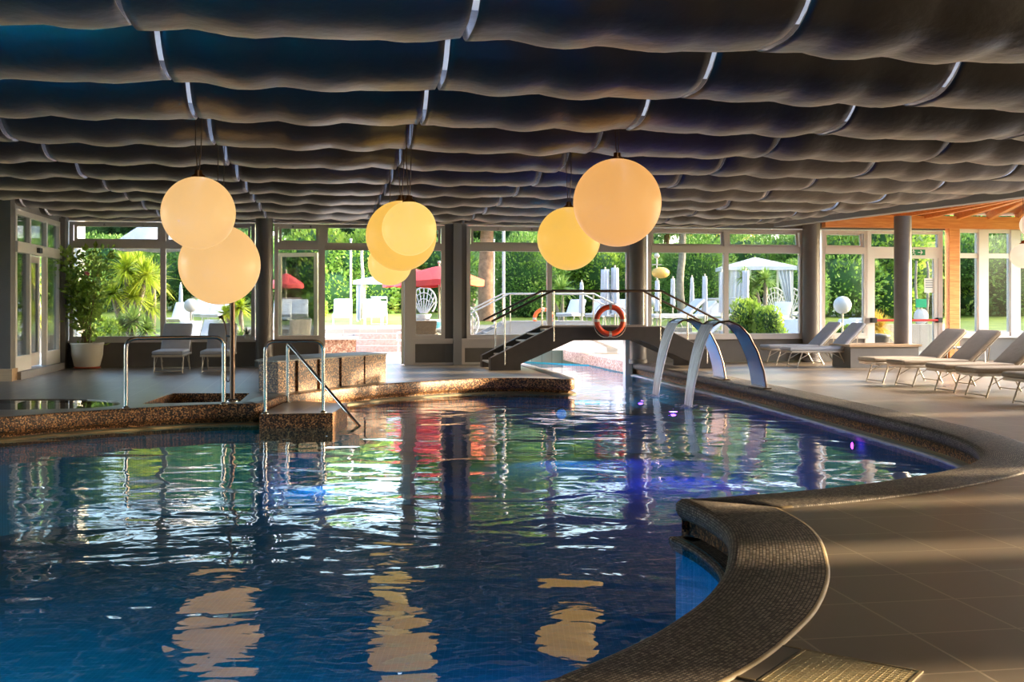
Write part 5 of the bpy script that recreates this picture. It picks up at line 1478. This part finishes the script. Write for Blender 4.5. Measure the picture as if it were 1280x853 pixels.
peacock(972, 42.5, gz(42), .2, 'white peacock chair under the curtained gazebo, left')
peacock(988, 43.0, gz(42), -.3, 'white peacock chair under the curtained gazebo, right')
round_table(962, 40.2, gz(40), .5, 'round white table under the curtained gazebo')

# sphere lamps, flag poles, amber lamp
def sphere_lamp(px, py, d, Y, label):
    z0 = gz2(px, Y); t = thing('sphere_lamp', label, 'garden lamp', (P(px, Y), Y, z0)); z = EYE+(380-py)/F*Y-z0
    mb = MB(); mb.sphere((0, 0, z), d/F*Y/2, 28, 18); mb.build('sphere', M['white'], t); mb = MB(); mb.tube([(0, 0, 0), (0, 0, z-d/F*Y/2+.02)], .03, 8); mb.build('pole', M['alu'], t)
sphere_lamp(238.5, 382, 17, 33, 'white sphere lamp in the garden beyond the first window')
sphere_lamp(1053, 381.5, 22, 33.5, 'white sphere lamp in the garden left of the golden grass')
sphere_lamp(815, 378, 12, 40, 'small white sphere lamp at the left edge of the fourth window')
def flagpole(px, Y, py, r, label):
    t = thing('flagpole', label, 'pole', (P(px, Y), Y, gz2(px, Y))); mb = MB(); h = EYE+(380-py)/F*Y-gz2(px, Y)
    mb.tube([(0, 0, 0), (0, 0, h)], r, 10); mb.sphere((0, 0, h), r*1.5, 10, 8); mb.build('pole', M['white'], t)
    mb = MB(); mb.lathe([(.001, .06), (r*3, .05), (r*3.4, 0)], seg=16); mb.build('base', M['white'], t)
flagpole(629.5, 36, 281, .05, 'thick white pole in the third window'); flagpole(617.5, 38, 300, .022, 'thin white pole in front of the reddish trunk'); flagpole(438.5, 38, 300, .035, 'thin white pole left of the gazebo')
t = thing('garden_lamp', 'amber oval garden lamp on a pole in the fourth window', 'garden lamp', at(821, 37)); b_ = at(821, 37)
zz = lambda py: EYE+(380-py)/F*37-b_.z
mb = MB(); mb.tube([(0, 0, 0), (0, 0, zz(318))], .025, 8); mb.bar((-.16, 0, zz(331)), (.16, 0, zz(331)), .05, .04); mb.sphere((0, 0, zz(320)), .09, 12, 8); mb.build('pole', M['alu'], t)
mb = MB(); mb.sphere((.14, .1, zz(341)), .30, 24, 14, sc=(1, 1, .62)); mb.build('lamp_shade', M['yellowlamp'], t)

# stone block with white top, steps, planters, walls
t = thing('stone_bench', 'pink pebbledash bench block with a white top outside the terrace door', 'bench', UV(px2u(405, 28.6), 28.4, 0), TH)
wB = px2u(448, 28.6)-px2u(405, 28.6)
mb = MB(); mb.box(0, wB*.93, 0, .75, -.02, .50); mb.build('body', M['pebble_out'], t); mb = MB(); mb.box(-.05, wB, -.05, .8, .50, .56); mb.build('top_slab', M['white'], t)
for k in range(3):
    mb = MB(); mb.box(px2u(446, 33), px2u(505, 33), 33.0+.35*k, V2+.5, -.02+.17*k, .17*(k+1)+.0)
    tag(mb.build('garden_step', M['redstep'], rz=TH), ['lowest', 'middle', 'top'][k] + ' reddish stone step up to the lounger terrace', 'step', 'stone steps beyond the terrace door')
t = thing('planter', 'terracotta trough planter with green plants behind the shower pole', 'planter', (P(289, 30), 30, 0), TH)
mb = MB(); mb.prism([(-.55, 0), (.55, 0), (.60, .42), (-.60, .42)], -.25, .25, axis='y'); fix_normals(mb.build('trough', M['terracotta_l'] if 'terracotta_l' in M else M['pinkwall'], t))
mb = MB(); mb.box(-.58, .58, -.23, .23, .40, .43); mb.build('soil', M['soil'], t)
blades(MB(), (-.25, 0, .42), 60, .55, random.Random(1), .2, 1.5, .05, .2).build('plant', M['leaf_yucca_g'], t); blades(MB(), (.25, 0, .42), 60, .5, random.Random(2), .2, 1.5, .05, .2).build('plant', M['leaf_yucca_g'], t)
mb = MB(); mb.box(P(352, 48), P(384, 48), 48, 48.2, .6, EYE+(380-372)/F*48); tag(mb.build('garden_wall', M['pinkwall']), 'pink garden wall below the small red parasol', 'wall')
mb = MB(); q = UV(px2u(92, 27.6), 27.6); mb.box(P(84, 28), P(97, 28), 28, 28.5, -.02, 4.4); tag(mb.build('garden_pillar', M['plaster']), 'white plastered pillar outside at the left edge of the first window', 'pillar')
a0, a1 = px2u(1070, 31.5), px2u(1182, 31.5); mb = MB(); mb.box(a0, a1, 31.5, 31.9, -.02, .78); tag(mb.build('stone_wall', M['stonewall'], rz=TH), 'low pale stone wall outside the emergency door', 'wall')
t = thing('waste_bin', 'dark bin with lid standing outside behind the pale grey loungers', 'bin', (P(1099, 29.5), 29.5, 0)); mb = MB(); mb.lathe([(.2, 0), (.26, .5), (.28, .52), (.28, .58), (.001, .62)], seg=24); mb.build('bin_body', M['column'], t)
t = thing('info_board', 'green and white board standing on the lawn below the door notice', 'sign board', at(1151.5, 36)); zz = lambda py: EYE+(380-py)/F*36-at(1151.5, 36).z
mb = MB(); w_ = 6.5/F*36; mb.box(-w_, w_, -.03, .03, zz(384.5), zz(374)); mb.build('green_panel', M['green'], t)
mb = MB(); mb.sphere((0, .02, zz(396)), .24, 20, 12, sc=(1, .3, 1.1)); mb.build('white_panel', M['white'], t); mb = MB(); mb.tube([(0, 0, 0), (0, 0, zz(380))], .03, 8); mb.build('post', M['alu'], t)

# ------------------------------------------------------------------ light, sky, camera
w = bpy.data.worlds.new('sky'); SC.world = w; w.use_nodes = True; nt = w.node_tree; N, L = nt.nodes, nt.links
bgn = N['Background']; sk = N.new('ShaderNodeTexSky'); sk.sky_type = 'NISHITA'; sk.sun_disc = False; sk.sun_elevation = math.radians(26); sk.sun_rotation = math.radians(80)
sk.air_density = 1.0; sk.dust_density = 3.5; sk.ozone_density = 1.0
L.new(sk.outputs[0], bgn.inputs['Color']); bgn.inputs['Strength'].default_value = SKY
sd = V3((-CT*1.0+.0, -ST, -math.tan(math.radians(SUN_EL)))).normalized()
ln = bpy.data.lights.new('sun', 'SUN'); ln.energy = SUN; ln.angle = math.radians(1.2); ln.color = (1.0, .80, .52)
lo = bpy.data.objects.new('sun', ln); COL.objects.link(lo); lo.rotation_euler = sd.to_track_quat('-Z', 'Y').to_euler()
cam = bpy.data.cameras.new('camera'); co = bpy.data.objects.new('camera', cam); COL.objects.link(co); SC.camera = co
co.location = (0, 0, EYE); co.rotation_euler = (PI/2, 0, 0); cam.sensor_width = 36; cam.lens = 36*F/1280; cam.shift_y = -46.5/1280; cam.clip_end = 500; cam.clip_start = .05
SC.view_settings.view_transform = 'Standard'; SC.view_settings.look = 'None'; SC.view_settings.gamma = 1; SC.view_settings.use_curve_mapping = False
SC.view_settings.exposure = EXPO
SC.cycles.max_bounces = 10; SC.cycles.transparent_max_bounces = 24; SC.cycles.diffuse_bounces = 6; SC.cycles.glossy_bounces = 5
SC.cycles.caustics_reflective = True; SC.cycles.blur_glossy = 1.5; SC.cycles.caustics_refractive = False; SC.cycles.sample_clamp_indirect = 6
SC.cycles.use_denoising = True
